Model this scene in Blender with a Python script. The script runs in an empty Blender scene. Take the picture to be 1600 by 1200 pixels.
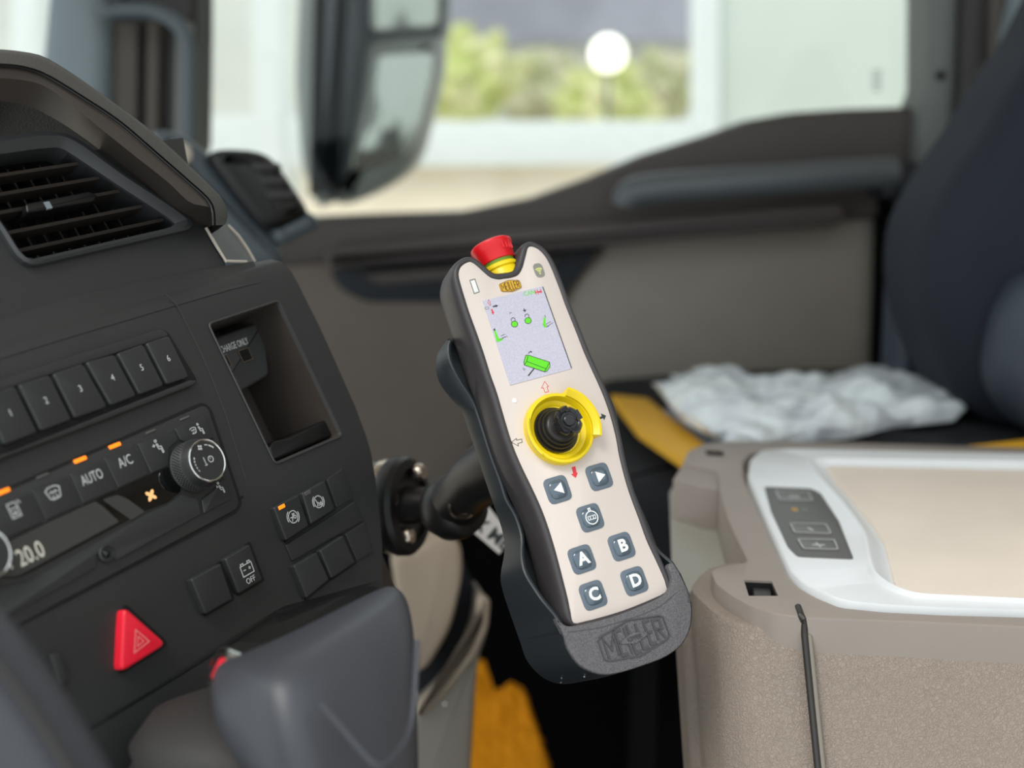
import bpy, bmesh, math, random
from mathutils import Vector, noise
random.seed(4)
# ------------------------------------------------------------------ camera
FPX = 1800.0
PITCH = math.radians(12)
CAM = Vector((0, 0, 1.6))
RT = Vector((1, 0, 0))
FW = Vector((0, math.cos(PITCH), -math.sin(PITCH)))
UPV = Vector((0, math.sin(PITCH), math.cos(PITCH)))
sc = bpy.context.scene
cd = bpy.data.cameras.new('camera'); cam = bpy.data.objects.new('camera', cd)
sc.collection.objects.link(cam); sc.camera = cam
cam.location = CAM; cam.rotation_euler = (math.pi/2 - PITCH, 0, 0)
cd.sensor_fit = 'HORIZONTAL'; cd.sensor_width = 36; cd.lens = 36*FPX/1600
cd.clip_start = 0.05; cd.clip_end = 200
cd.dof.use_dof = True; cd.dof.focus_distance = 0.60; cd.dof.aperture_fstop = 4.0
cd.dof.aperture_blades = 0
# ------------------------------------------------------------------ world, light, exposure
w = bpy.data.worlds.new('sky'); sc.world = w; w.use_nodes = True
nt = w.node_tree; bg = nt.nodes['Background']
tc = nt.nodes.new('ShaderNodeTexCoord'); sx = nt.nodes.new('ShaderNodeSeparateXYZ'); rp = nt.nodes.new('ShaderNodeValToRGB')
nt.links.new(tc.outputs['Generated'], sx.inputs[0]); nt.links.new(sx.outputs['Z'], rp.inputs[0]); nt.links.new(rp.outputs[0], bg.inputs[0])
rp.color_ramp.elements[0].position = 0.0; rp.color_ramp.elements[0].color = (0.75, 0.80, 0.80, 1)
rp.color_ramp.elements[1].position = 0.7; rp.color_ramp.elements[1].color = (0.88, 0.95, 1.0, 1)
bg.inputs[1].default_value = 1.0
sl = bpy.data.lights.new('sun', 'SUN'); sl.energy = 1.3; sl.angle = math.radians(25); sl.color = (1, 0.95, 0.88)
so = bpy.data.objects.new('sun', sl); sc.collection.objects.link(so)
so.rotation_euler = Vector((0.35, 0.45, -0.9)).to_track_quat('-Z', 'Y').to_euler()
sc.view_settings.view_transform = 'Standard'; sc.view_settings.look = 'None'
sc.view_settings.gamma = 1; sc.view_settings.exposure = 0.45; sc.view_settings.use_curve_mapping = False

# ------------------------------------------------------------------ helpers
def ray(px, py): return FW + RT*((px-800)/FPX) + UPV*((600-py)/FPX)
def at(px, py, d): return CAM + ray(px, py)*d
def camdir(x, y, z): return (RT*x + UPV*y + FW*z).normalized()

class F:
    def __init__(s, o, x, y):
        s.o = o.copy(); s.x = x.normalized(); s.y = (y - s.x*y.dot(s.x)).normalized(); s.n = s.x.cross(s.y)
    def w(s, a, b, h=0): return s.o + s.x*a + s.y*b + s.n*h
    def hit(s, px, py, h=0):
        r = ray(px, py); oo = s.o + s.n*h
        t = (oo-CAM).dot(s.n)/r.dot(s.n)
        return CAM + r*t
    def loc(s, px, py, h=0):
        p = s.hit(px, py, h) - s.o
        return (p.dot(s.x), p.dot(s.y))
    def L(s, pts, h=0): return [s.loc(p[0], p[1], h) for p in pts]

def smooth(pts, n=6, closed=True):
    out = []; m = len(pts)
    rng = range(m) if closed else range(m-1)
    P = (lambda i: Vector(pts[i % m])) if closed else (lambda i: Vector(pts[max(0, min(m-1, i))]))
    for i in rng:
        a, b, c, d = P(i-1), P(i), P(i+1), P(i+2)
        for k in range(n):
            t = k/n
            out.append(0.5*((2*b)+(c-a)*t+(2*a-5*b+4*c-d)*t*t+(3*b-a-3*c+d)*t**3))
    if not closed: out.append(P(m-1))
    return [tuple(v) for v in out]

def rpoly(pts, r, seg=4):
    out = []; m = len(pts)
    for i in range(m):
        p = Vector(pts[i]); a = Vector(pts[i-1])-p; b = Vector(pts[(i+1) % m])-p
        ri = r[i] if isinstance(r, (list, tuple)) else r
        if ri <= 0: out.append(tuple(p)); continue
        ka = min(ri, a.length*0.48); kb = min(ri, b.length*0.48)
        A = p+a.normalized()*ka; B = p+b.normalized()*kb
        for k in range(seg+1):
            t = k/seg
            out.append(tuple(A*(1-t)**2 + p*2*t*(1-t) + B*t*t))
    return out

def area(p): return 0.5*sum(p[i-1][0]*p[i][1]-p[i][0]*p[i-1][1] for i in range(len(p)))
def ccw(p): return list(p) if area(p) > 0 else list(reversed(p))
def offset(p, d):
    """positive d shrinks a CCW polygon"""
    m = len(p); out = []
    for i in range(m):
        a, b, c = Vector(p[i-1]), Vector(p[i]), Vector(p[(i+1) % m])
        e1 = (b-a); e2 = (c-b)
        if e1.length < 1e-9: e1 = e2
        if e2.length < 1e-9: e2 = e1
        e1.normalize(); e2.normalize()
        n1 = Vector((-e1.y, e1.x)); n2 = Vector((-e2.y, e2.x))
        k = n1+n2
        if k.length < 1e-6: k = n1
        k.normalize(); q = max(0.5, k.dot(n1))
        out.append(tuple(b + k*(d/q)))
    return out
def relax(p, it=1):
    for _ in range(it):
        m = len(p)
        p = [((p[i-1][0]+2*p[i][0]+p[(i+1) % m][0])/4, (p[i-1][1]+2*p[i][1]+p[(i+1) % m][1])/4) for i in range(m)]
    return p
def circ(cx, cy, r, n=32, a0=0): return [(cx+r*math.cos(a0+2*math.pi*i/n), cy+r*math.sin(a0+2*math.pi*i/n)) for i in range(n)]
def resample(pts, n):
    P = [Vector(p) for p in pts]; ds = [0]
    for i in range(1, len(P)): ds.append(ds[-1]+(P[i]-P[i-1]).length)
    out = []; j = 0
    for k in range(n):
        t = ds[-1]*k/(n-1)
        while j < len(P)-2 and ds[j+1] < t: j += 1
        u = (t-ds[j])/max(1e-12, ds[j+1]-ds[j]); out.append(P[j].lerp(P[j+1], min(1, max(0, u))))
    return out

class MB:
    def __init__(s): s.v = []; s.f = []
    def add(s, vs, fs):
        o = len(s.v); s.v += [Vector(v) for v in vs]; s.f += [tuple(o+i for i in f) for f in fs]; return s
    def loft(s, rings, closed=True, cap0=True, cap1=True):
        n = len(rings[0]); vs = [v for r in rings for v in r]; fs = []
        for k in range(len(rings)-1):
            for i in range(n if closed else n-1):
                j = (i+1) % n
                fs.append((k*n+i, k*n+j, (k+1)*n+j, (k+1)*n+i))
        if closed and cap0: fs.append(tuple(range(n))[::-1])
        if closed and cap1: fs.append(tuple((len(rings)-1)*n+i for i in range(n)))
        return s.add(vs, fs)
    def prism(s, fr, poly, h0, h1, bev=0, bs=3, cap0=True):
        poly = ccw(poly); rings = [[fr.w(a, b, h0) for a, b in poly]]
        if bev > 0:
            for k in range(bs+1):
                t = k/bs*math.pi/2
                q = offset(poly, bev*(1-math.cos(t)))
                rings.append([fr.w(a, b, h1-bev+bev*math.sin(t)) for a, b in q])
        else: rings.append([fr.w(a, b, h1) for a, b in poly])
        return s.loft(rings, cap0=cap0)
    def flat(s, fr, poly, h):
        return s.add([fr.w(a, b, h) for a, b in poly], [tuple(range(len(poly)))])
    def ringp(s, fr, outer, inner, h0, h1):
        A = [[fr.w(a, b, h0) for a, b in inner], [fr.w(a, b, h1) for a, b in inner], [fr.w(a, b, h1) for a, b in outer], [fr.w(a, b, h0) for a, b in outer]]
        A.append(A[0]); return s.loft(A, cap0=False, cap1=False)
    def stroke(s, fr, pts, wd, h, closed=False, th=0.00008):
        m = len(pts); L = []; R = []
        for i in range(m):
            b = Vector(pts[i])
            a = Vector(pts[i-1]) if (i > 0 or closed) else b
            c = Vector(pts[(i+1) % m]) if (i < m-1 or closed) else b
            e1 = b-a; e2 = c-b
            if e1.length < 1e-9: e1 = e2
            if e2.length < 1e-9: e2 = e1
            e1 = e1.normalized(); e2 = e2.normalized(); n1 = Vector((-e1.y, e1.x)); n2 = Vector((-e2.y, e2.x))
            k = n1+n2
            if k.length < 1e-6: k = n1.copy()
            k.normalize(); q = max(0.5, k.dot(n1))
            L.append(b+k*(wd/2/q)); R.append(b-k*(wd/2/q))
        o = len(s.v)
        for i in range(m): s.v += [fr.w(L[i].x, L[i].y, h+th), fr.w(R[i].x, R[i].y, h+th), fr.w(L[i].x, L[i].y, h), fr.w(R[i].x, R[i].y, h)]
        for i in range(m if closed else m-1):
            j = (i+1) % m; a = o+4*i; b = o+4*j
            s.f += [(a, b, b+1, a+1), (a+2, b+2, b, a), (a+1, b+1, b+3, a+3)]
        return s
    def lathe(s, prof, o, axis, seg=40, ang=2*math.pi, ref=None, a0=0, rfun=None):
        ax = axis.normalized(); t = ref or (Vector((0, 0, 1)) if abs(ax.z) < .9 else Vector((1, 0, 0)))
        e1 = (t-ax*t.dot(ax)).normalized(); e2 = ax.cross(e1)
        full = abs(ang-2*math.pi) < 1e-6; rings = []
        n = seg if full else seg+1
        for r, h in prof:
            rings.append([o+ax*h+(e1*math.cos(a0+ang*i/seg)+e2*math.sin(a0+ang*i/seg))*(r*(rfun(i, r, h) if rfun else 1)) for i in range(n)])
        return s.loft(rings, closed=full)
    def tube(s, pts, rad, seg=16):
        rings = []; m = len(pts); pts = [Vector(p) for p in pts]; prev = None
        for i in range(m):
            d = (pts[min(m-1, i+1)]-pts[max(0, i-1)]).normalized()
            if prev is None: t = Vector((0, 0, 1)) if abs(d.z) < .9 else Vector((1, 0, 0))
            else: t = prev
            e1 = (t-d*t.dot(d)).normalized(); prev = e1; e2 = d.cross(e1)
            r = rad[i] if isinstance(rad, (list, tuple)) else rad
            rings.append([pts[i]+(e1*math.cos(2*math.pi*k/seg)+e2*math.sin(2*math.pi*k/seg))*r for k in range(seg)])
        return s.loft(rings)
    def box(s, c, dx, dy, dz):
        vs = [c+dx*i+dy*j+dz*k for i in (-.5, .5) for j in (-.5, .5) for k in (-.5, .5)]
        return s.add(vs, [(0, 1, 3, 2), (4, 6, 7, 5), (0, 4, 5, 1), (2, 3, 7, 6), (0, 2, 6, 4), (1, 5, 7, 3)])

def rootof(o):
    while o.parent: o = o.parent
    return o
def mesh_obj(name, me, m, parent=None):
    ob = bpy.data.objects.new(name, me); sc.collection.objects.link(ob)
    if m: me.materials.clear(); me.materials.append(m)
    if parent: ob.parent = parent
    return ob
def obj(name, mb, m, parent=None, sharp=38, bevel=0, sub=0, recalc=True):
    me = bpy.data.meshes.new(name)
    off = rootof(parent).location if parent else (sum(mb.v, Vector())/len(mb.v) if mb.v else Vector())
    bm = bmesh.new(); vs = [bm.verts.new(v-off) for v in mb.v]
    for f in mb.f:
        if len(set(f)) > 2:
            try: bm.faces.new([vs[i] for i in f])
            except ValueError: pass
    bmesh.ops.remove_doubles(bm, verts=bm.verts, dist=1e-6)
    if recalc: bmesh.ops.recalc_face_normals(bm, faces=bm.faces)
    bm.to_mesh(me); bm.free()
    for p in me.polygons: p.use_smooth = True
    me.set_sharp_from_angle(angle=math.radians(sharp))
    ob = mesh_obj(name, me, m, parent)
    if not parent: ob.location = off
    if bevel:
        b = ob.modifiers.new('b', 'BEVEL'); b.width = bevel; b.segments = 3; b.limit_method = 'ANGLE'; b.angle_limit = math.radians(30)
    if sub:
        s_ = ob.modifiers.new('s', 'SUBSURF'); s_.levels = sub; s_.render_levels = sub
    return ob
def cut(ob, mbs):
    """subtract solids from an object"""
    for mb in mbs:
        c = obj('cutter', mb, None, rootof(ob) if ob.parent else None)
        if not ob.parent: pass
        bpy.context.view_layer.update()
        md = ob.modifiers.new('cut', 'BOOLEAN'); md.operation = 'DIFFERENCE'; md.object = c; md.solver = 'EXACT'
        dg = bpy.context.evaluated_depsgraph_get(); dg.update()
        me = bpy.data.meshes.new_from_object(ob.evaluated_get(dg)); ob.modifiers.remove(md)
        old = ob.data; ob.data = me; bpy.data.meshes.remove(old)
        cm = c.data; bpy.data.objects.remove(c); bpy.data.meshes.remove(cm)
    ob.data.set_sharp_from_angle(angle=math.radians(38))
def thing(name, label, cat, loc, group=None):
    o = bpy.data.objects.new(name, None); sc.collection.objects.link(o); o.location = loc; o.empty_display_size = .02
    return tag(o, label, cat, group)
def tag(o, label, cat, group=None):
    o['label'] = label; o['category'] = cat
    if group: o['group'] = group
    return o
def struct(o): o['kind'] = 'structure'; return o
def sroot(name, loc):
    o = bpy.data.objects.new(name, None); sc.collection.objects.link(o); o.location = loc; return struct(o)
def text(body, fr, px, py, size, m, parent, name='lettering', h=0.0, sx=1, th=0.00008, bold=0, rot=0, loc=None, shear=0):
    cu = bpy.data.curves.new('t', 'FONT'); cu.body = body; cu.size = size; cu.align_x = 'CENTER'; cu.align_y = 'CENTER'
    cu.offset = bold; cu.extrude = 0; cu.resolution_u = 3; cu.shear = shear
    to = bpy.data.objects.new('t', cu); sc.collection.objects.link(to)
    bpy.context.view_layer.update(); dg = bpy.context.evaluated_depsgraph_get()
    me = bpy.data.meshes.new_from_object(to.evaluated_get(dg)); bpy.data.objects.remove(to)
    a, b = loc if loc else fr.loc(px, py, h)
    off = rootof(parent).location; c, s_ = math.cos(rot), math.sin(rot)
    mb = MB(); vs = []
    for v in me.vertices:
        x, y = v.co.x*sx, v.co.y
        vs.append((a+x*c-y*s_, b+x*s_+y*c))
    fs = [tuple(p.vertices) for p in me.polygons]; n = len(vs)
    mb.add([fr.w(x, y, h+th) for x, y in vs], fs)
    # side walls from the boundary edges
    cnt = {}
    for f in fs:
        for i in range(len(f)):
            e = (f[i], f[(i+1) % len(f)]); k = tuple(sorted(e)); cnt.setdefault(k, []).append(e)
    mb.v += [fr.w(x, y, h) for x, y in vs]
    for k, e in cnt.items():
        if len(e) == 1: mb.f.append((e[0][1], e[0][0], e[0][0]+n, e[0][1]+n))
    bpy.data.meshes.remove(me)
    return obj(name, mb, m, parent, recalc=False)

# ------------------------------------------------------------------ materials
def lin(c): c = c/255; return c/12.92 if c <= 0.04045 else ((c+0.055)/1.055)**2.4
def mat(name, rgb, rough=0.5, metal=0, bump=0, bscale=200, btype='noise', spec=0.5, emit=0, coat=0, vary=0, vscale=20, rgb2=None, stretch=None, dist=0.001, trans=0, alpha=1):
    m = bpy.data.materials.new(name); m.use_nodes = True; n = m.node_tree; p = n.nodes['Principled BSDF']
    col = (lin(rgb[0]), lin(rgb[1]), lin(rgb[2]), 1)
    p.inputs['Base Color'].default_value = col; p.inputs['Roughness'].default_value = rough
    p.inputs['Metallic'].default_value = metal; p.inputs['Specular IOR Level'].default_value = spec
    p.inputs['Coat Weight'].default_value = coat; p.inputs['Transmission Weight'].default_value = trans
    t = n.nodes.new('ShaderNodeTexCoord'); src = t.outputs['Object']
    if stretch:
        mp = n.nodes.new('ShaderNodeMapping'); mp.inputs['Scale'].default_value = stretch; n.links.new(src, mp.inputs[0]); src = mp.outputs[0]
    if emit: p.inputs['Emission Color'].default_value = col; p.inputs['Emission Strength'].default_value = emit
    # every surface has at least a faint procedural variation
    nz = n.nodes.new('ShaderNodeTexNoise'); nz.inputs['Scale'].default_value = vscale; nz.inputs['Detail'].default_value = 4
    n.links.new(src, nz.inputs['Vector'])
    cr = n.nodes.new('ShaderNodeValToRGB'); n.links.new(nz.outputs['Fac'], cr.inputs[0])
    v = vary or 0.02
    c2 = (lin(rgb2[0]), lin(rgb2[1]), lin(rgb2[2]), 1) if rgb2 else tuple(min(1, x*(1+v)) for x in col[:3])+(1,)
    c1 = col if rgb2 else tuple(x*(1-v) for x in col[:3])+(1,)
    cr.color_ramp.elements[0].position = .38; cr.color_ramp.elements[1].position = .62
    cr.color_ramp.elements[0].color = c1; cr.color_ramp.elements[1].color = c2
    n.links.new(cr.outputs[0], p.inputs['Base Color'])
    if bump:
        if btype == 'voronoi':
            b = n.nodes.new('ShaderNodeTexVoronoi'); b.feature = 'DISTANCE_TO_EDGE'; b.inputs['Scale'].default_value = bscale; out = b.outputs['Distance']
        else:
            b = n.nodes.new('ShaderNodeTexNoise'); b.inputs['Scale'].default_value = bscale; b.inputs['Detail'].default_value = 3; out = b.outputs['Fac']
        n.links.new(src, b.inputs['Vector'])
        if btype == 'voronoi':
            d = n.nodes.new('ShaderNodeTexNoise'); d.inputs['Scale'].default_value = bscale*.7
            n.links.new(src, d.inputs['Vector']); mx = n.nodes.new('ShaderNodeMixRGB'); mx.inputs[0].default_value = 0.006
            n.links.new(src, mx.inputs[1]); n.links.new(d.outputs['Color'], mx.inputs[2]); n.links.new(mx.outputs[0], b.inputs['Vector'])
            mr = n.nodes.new('ShaderNodeMapRange'); mr.inputs[2].default_value = 0.25; n.links.new(out, mr.inputs[0]); out = mr.outputs[0]
            mr.interpolation_type = 'SMOOTHSTEP'
        bp = n.nodes.new('ShaderNodeBump'); bp.inputs['Strength'].default_value = bump; bp.inputs['Distance'].default_value = dist
        n.links.new(out, bp.inputs['Height']); n.links.new(bp.outputs[0], p.inputs['Normal'])
    return m
M = {}
M['dash'] = mat('dash_plastic', (47, 48, 48), .48, bump=.25, bscale=1800, dist=.0004)
M['dash2'] = mat('dash_plastic_grey', (62, 62, 62), .5, bump=.25, bscale=1800, dist=.0004)
M['dashwarm'] = mat('dash_plastic_warm', (68, 61, 56), .5, bump=.2, bscale=1500, dist=.0004)
M['key'] = mat('key_plastic', (48, 50, 50), .42, bump=.12, bscale=2200, dist=.0003)
M['gap'] = mat('shadow_gap', (10, 10, 11), .7)
M['soft'] = mat('grained_hood', (74, 72, 68), .75, bump=.8, bscale=900, dist=.0008)
M['black'] = mat('black_plastic', (18, 18, 19), .4)
M['gloss'] = mat('black_glass', (8, 9, 9), .06, spec=.6)
M['lcdrefl'] = mat('lcd_reflection_grey', (66, 68, 66), .12, spec=.6)  # grey of the LCD ground and of reflections painted on the glass
M['print'] = mat('white_print', (205, 208, 206), .6)
M['printgrey'] = mat('grey_print', (130, 132, 130), .6)
M['ledon'] = mat('amber_led', (255, 130, 25), .4, emit=.9)
M['ledwarm'] = mat('amber_symbol', (240, 180, 120), .4, emit=.5)
M['ledoff'] = mat('led_off', (95, 95, 92), .35)
M['segs'] = mat('lcd_segments', (200, 196, 184), .5, emit=.25)
M['chrome'] = mat('chrome', (215, 215, 212), .16, metal=1)
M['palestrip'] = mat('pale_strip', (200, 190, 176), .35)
M['usb'] = mat('usb_metal', (150, 140, 125), .35, metal=.9)
M['red'] = mat('hazard_red', (225, 30, 52), .38, emit=.12)
M['pinkline'] = mat('hazard_line', (245, 150, 150), .5)
M['vane'] = mat('vent_vane', (50, 46, 43), .35)
M['vent_bezel'] = mat('vent_bezel_plastic', (58, 60, 62), .38)
M['cream'] = mat('cream_faceplate', (222, 210, 202), .55, bump=.1, bscale=2500, dist=.0002)
M['rubber'] = mat('black_rubber', (66, 63, 65), .42, bump=.25, bscale=2200, dist=.0004)
M['holder'] = mat('holder_plastic', (44, 49, 53), .42, bump=.15, bscale=2000, dist=.0003)
M['cup'] = mat('cup_grained', (102, 100, 103), .55, bump=.9, bscale=1900, dist=.0007, vary=.22, vscale=1300)
M['emboss'] = mat('cup_emboss_shaded', (72, 71, 75), .45)  # smooth plastic, darker than the cup with groove shading in its colour
M['screen'] = mat('display_screen', (192, 190, 205), .4, emit=.08, vary=.09, vscale=1600)
M['screenedge'] = mat('display_edge', (60, 58, 62), .5)
M['yellow'] = mat('yellow_plastic', (250, 218, 22), .34)
M['estopred'] = mat('stop_red', (226, 18, 30), .32)
M['green'] = mat('green_ring', (110, 150, 40), .45)
M['bellows'] = mat('bellows_rubber', (36, 33, 31), .38)
M['knobblk'] = mat('joystick_cap', (34, 34, 36), .28)
M['btn'] = mat('button_slate', (100, 112, 124), .32)
M['btndome'] = mat('button_dome', (84, 100, 112), .14, coat=.6)
M['white'] = mat('white_legend', (240, 242, 242), .5)
M['pgreen'] = mat('lime_symbol', (98, 215, 32), .5, emit=.1)
M['pdark'] = mat('dark_symbol', (52, 60, 60), .6)
M['pred'] = mat('red_symbol', (228, 62, 70), .6)
M['pblack'] = mat('black_letter', (40, 34, 18), .6)
M['badge'] = mat('badge_gold', (222, 172, 48), .45)
M['pill'] = mat('grey_window', (140, 140, 132), .4)
M['pyel'] = mat('lime_yellow_symbol', (225, 228, 110), .5, emit=.15)
M['frame'] = mat('fridge_frame', (145, 135, 127), .5, bump=.15, bscale=1500, dist=.0003)
M['shelf'] = mat('fridge_shelf', (158, 156, 146), .55, bump=.3, bscale=900, dist=.0004)
M['leather'] = mat('fridge_leather', (144, 131, 120), .55, bump=.6, bscale=500, btype='voronoi', dist=.0006)
M['tray'] = mat('white_tray', (226, 230, 232), .3, bump=.05, bscale=2500, dist=.0002)
M['mat'] = mat('cream_mat', (226, 214, 200), .55, bump=.2, bscale=2200, dist=.0003)
M['pad'] = mat('control_pad', (88, 88, 86), .45)
M['padkey'] = mat('pad_key', (98, 98, 97), .4)
M['lever'] = mat('lever_plastic', (66, 68, 74), .42, bump=.2, bscale=1200, dist=.0004)
M['gaiter'] = mat('lever_gaiter', (50, 48, 47), .6, bump=.3, bscale=500)
M['wheel'] = mat('wheel_leather', (62, 64, 70), .5, bump=.3, bscale=500)
M['wheelin'] = mat('wheel_trim', (98, 104, 104), .5)
M['mount'] = mat('mount_black', (24, 22, 22), .42)
M['steel'] = mat('bolt_steel', (205, 190, 175), .25, metal=1)
M['tag'] = mat('paper_tag', (215, 210, 206), .6)
M['doorlt'] = mat('door_panel_light', (150, 144, 134), .7)
M['doorbr'] = mat('door_panel_brown', (112, 102, 94), .7)
M['doordk'] = mat('door_trim_dark', (82, 76, 74), .65)
M['rail'] = mat('door_rail', (86, 80, 79), .42)
M['grab'] = mat('grab_handle', (92, 98, 102), .3)
M['navy'] = mat('navy_black', (24, 30, 38), .6)
M['seat'] = mat('seat_fabric', (26, 32, 44), .85, bump=.4, bscale=300)
M['seat2'] = mat('seat_side', (58, 66, 78), .6)
M['carpet'] = mat('black_carpet', (6, 6, 8), .95, spec=.1)  # dark carpet, taken near black so the colour also carries footwell shade
M['pillar'] = mat('pillar_grey', (126, 138, 144), .5)
M['pillardk'] = mat('pillar_dark', (46, 44, 43), .5)
M['pillarbr'] = mat('pillar_brown', (84, 78, 72), .6)
M['jamb'] = mat('jamb_grey', (112, 116, 114), .55)
M['rooflin'] = mat('roof_lining', (190, 184, 176), .8)
M['beige'] = mat('beige_trim', (160, 145, 130), .7)
M['binlt'] = mat('bin_beige', (162, 146, 128), .6)
M['bingr'] = mat('bin_grey', (128, 122, 112), .6)
M['extwhite'] = mat('white_frame_paint', (222, 228, 228), .6)
M['extwall'] = mat('pale_wall', (204, 212, 204), .8, vary=.05, vscale=1)
M['extgrey'] = mat('grey_wall', (196, 200, 196), .8, vary=.1, vscale=.8)
M['exttan'] = mat('tan_paving', (236, 224, 204), .9, vary=.1, vscale=1)
M['leaf'] = mat('leaf_green', (178, 188, 112), .9, rgb2=(206, 204, 160), vscale=5)
M['leaf2'] = mat('leaf_olive', (166, 170, 128), .9, rgb2=(190, 186, 162), vscale=5)
M['roof'] = mat('slate_roof', (150, 152, 166), .9, vary=.1, vscale=2)
M['bark'] = mat('bark', (90, 78, 64), .9)
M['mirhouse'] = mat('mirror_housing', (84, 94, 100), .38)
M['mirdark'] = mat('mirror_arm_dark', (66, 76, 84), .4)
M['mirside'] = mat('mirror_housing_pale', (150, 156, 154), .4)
M['mirglass'] = mat('mirror_glass', (190, 194, 188), .12, metal=.85)
M['poly'] = mat('clear_wrap', (234, 242, 250), .22, vary=.12, vscale=18, bump=.6, bscale=30, dist=.01)
M['folder'] = mat('yellow_folder', (226, 170, 30), .6)
M['paper'] = mat('blue_paper', (158, 176, 206), .6)
M['cloth'] = mat('black_cloth', (24, 26, 32), .9, bump=.5, bscale=60)
M['vest'] = mat('yellow_vest', (206, 132, 10), .8, spec=.2)
M['bulb'] = mat('lamp_globe', (255, 252, 235), .4, emit=1.3)
# thin clear glass
g = bpy.data.materials.new('window_glass'); g.use_nodes = True; n = g.node_tree
for x in list(n.nodes): n.nodes.remove(x)
o_ = n.nodes.new('ShaderNodeOutputMaterial'); tr = n.nodes.new('ShaderNodeBsdfTransparent'); gl = n.nodes.new('ShaderNodeBsdfGlossy')
mx = n.nodes.new('ShaderNodeMixShader'); fr_ = n.nodes.new('ShaderNodeFresnel'); fr_.inputs[0].default_value = 1.3
tr.inputs[0].default_value = (.96, .98, .97, 1); gl.inputs['Roughness'].default_value = .02
n.links.new(fr_.outputs[0], mx.inputs[0]); n.links.new(tr.outputs[0], mx.inputs[1]); n.links.new(gl.outputs[0], mx.inputs[2]); n.links.new(mx.outputs[0], o_.inputs[0])
M['glass'] = g

def slab(name, pts, fr, h0, h1, m, parent=None, bev=0, rnd=0, sm=False, **k):
    """outline (pixel list) carried onto the plane of the thing, given real thickness h0..h1"""
    p = fr.L(pts, h1)
    if sm: p = smooth(p, 5)
    if rnd: p = rpoly(p, rnd)
    return obj(name, MB().prism(fr, p, h0, h1, bev), m, parent, **k)

# ================================================================== STRUCTURE : far door, pillars, floor
X1, Z1 = Vector((1, 0, 0)), Vector((0, 0, 1))
FD = F(Vector((0, 1.60, 1.4)), X1, Z1)            # inner face of the far door, n towards the driver
floor = MB(); floor.box(Vector((.2, .9, .28)), X1*3.2, Vector((0, 3.0, 0)), Z1*.04)
struct(obj('floor', floor, M['carpet']))
door = sroot('door_1', FD.w(.3, -.9, -.05))
slab('door_panel', [(940, 372), (1378, 300), (1366, 600), (1366, 760), (660, 760), (700, 520), (880, 480)], FD, -.06, 0, M['doorlt'], door, bev=.01)
slab('door_lower_trim', [(150, 415), (430, 400), (560, 380), (960, 385), (905, 440), (880, 480), (905, 760), (430, 790), (150, 800)], FD, -.05, .012, M['doorbr'], door, bev=.01, rnd=.03)
slab('window_sill', [(150, 372), (420, 362), (450, 345), (560, 340), (720, 335), (830, 313), (920, 281), (1010, 243), (1110, 212), (1180, 187), (1250, 175), (1330, 170), (1425, 167), (1500, 167), (1500, 330), (960, 380), (430, 420), (150, 430)], FD, -.07, .018, M['doordk'], door, bev=.012)
slab('armrest_rail', [(500, 395), (640, 378), (840, 357), (1100, 338), (1322, 318), (1326, 340), (1310, 356), (1100, 372), (880, 392), (640, 412), (510, 418)], FD, 0, .07, M['rail'], door, bev=.014, rnd=.01)
gb = [FD.hit(x, y, .085) for x, y in smooth([(975, 322), (985, 304), (1030, 294), (1180, 283), (1330, 273), (1400, 269)], 5, False)]
obj('grab_handle', MB().tube(gb, [.016+.004*min(1, i/6) for i in range(len(gb))]), M['grab'], door)
slab('handle_cap', [(1382, 248), (1440, 255), (1475, 268), (1470, 305), (1385, 312)], FD, .02, .10, M['navy'], door, bev=.01, rnd=.008)
slab('door_recess', [(512, 420), (700, 405), (940, 388), (928, 402), (892, 450), (872, 474), (570, 472), (528, 450)], FD, .0, .016, M['navy'], door, bev=.003, rnd=.015)
slab('recess_ledge', [(560, 425), (700, 412), (880, 398), (850, 428), (590, 446)], FD, .016, .03, M['doordk'], door, bev=.004, rnd=.01)
slab('door_edge_seal', [(1372, 305), (1402, 300), (1400, 620), (1364, 620)], FD, -.03, .02, M['carpet'], door)
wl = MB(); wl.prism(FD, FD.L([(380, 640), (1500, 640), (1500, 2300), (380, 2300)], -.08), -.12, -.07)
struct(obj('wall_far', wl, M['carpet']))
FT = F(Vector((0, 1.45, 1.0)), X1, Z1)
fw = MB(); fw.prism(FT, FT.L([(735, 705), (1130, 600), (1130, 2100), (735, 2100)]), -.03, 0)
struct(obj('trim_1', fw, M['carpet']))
cl = MB(); cl.box(Vector((.25, 1.05, 2.42)), X1*3.1, Vector((0, 1.5, 0)), Z1*.04)  # unseen cab roof, added to darken the interior, cut short to admit light
struct(obj('unseen_ceiling', cl, M['rooflin']))
bw_ = MB(); bw_.box(Vector((1.8, .35, 1.35)), X1*.04, Vector((0, 2.9, 0)), Z1*2.1)  # unseen rear wall, added with the roof to shape the interior light
struct(obj('unseen_wall_back', bw_, M['beige']))
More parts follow.
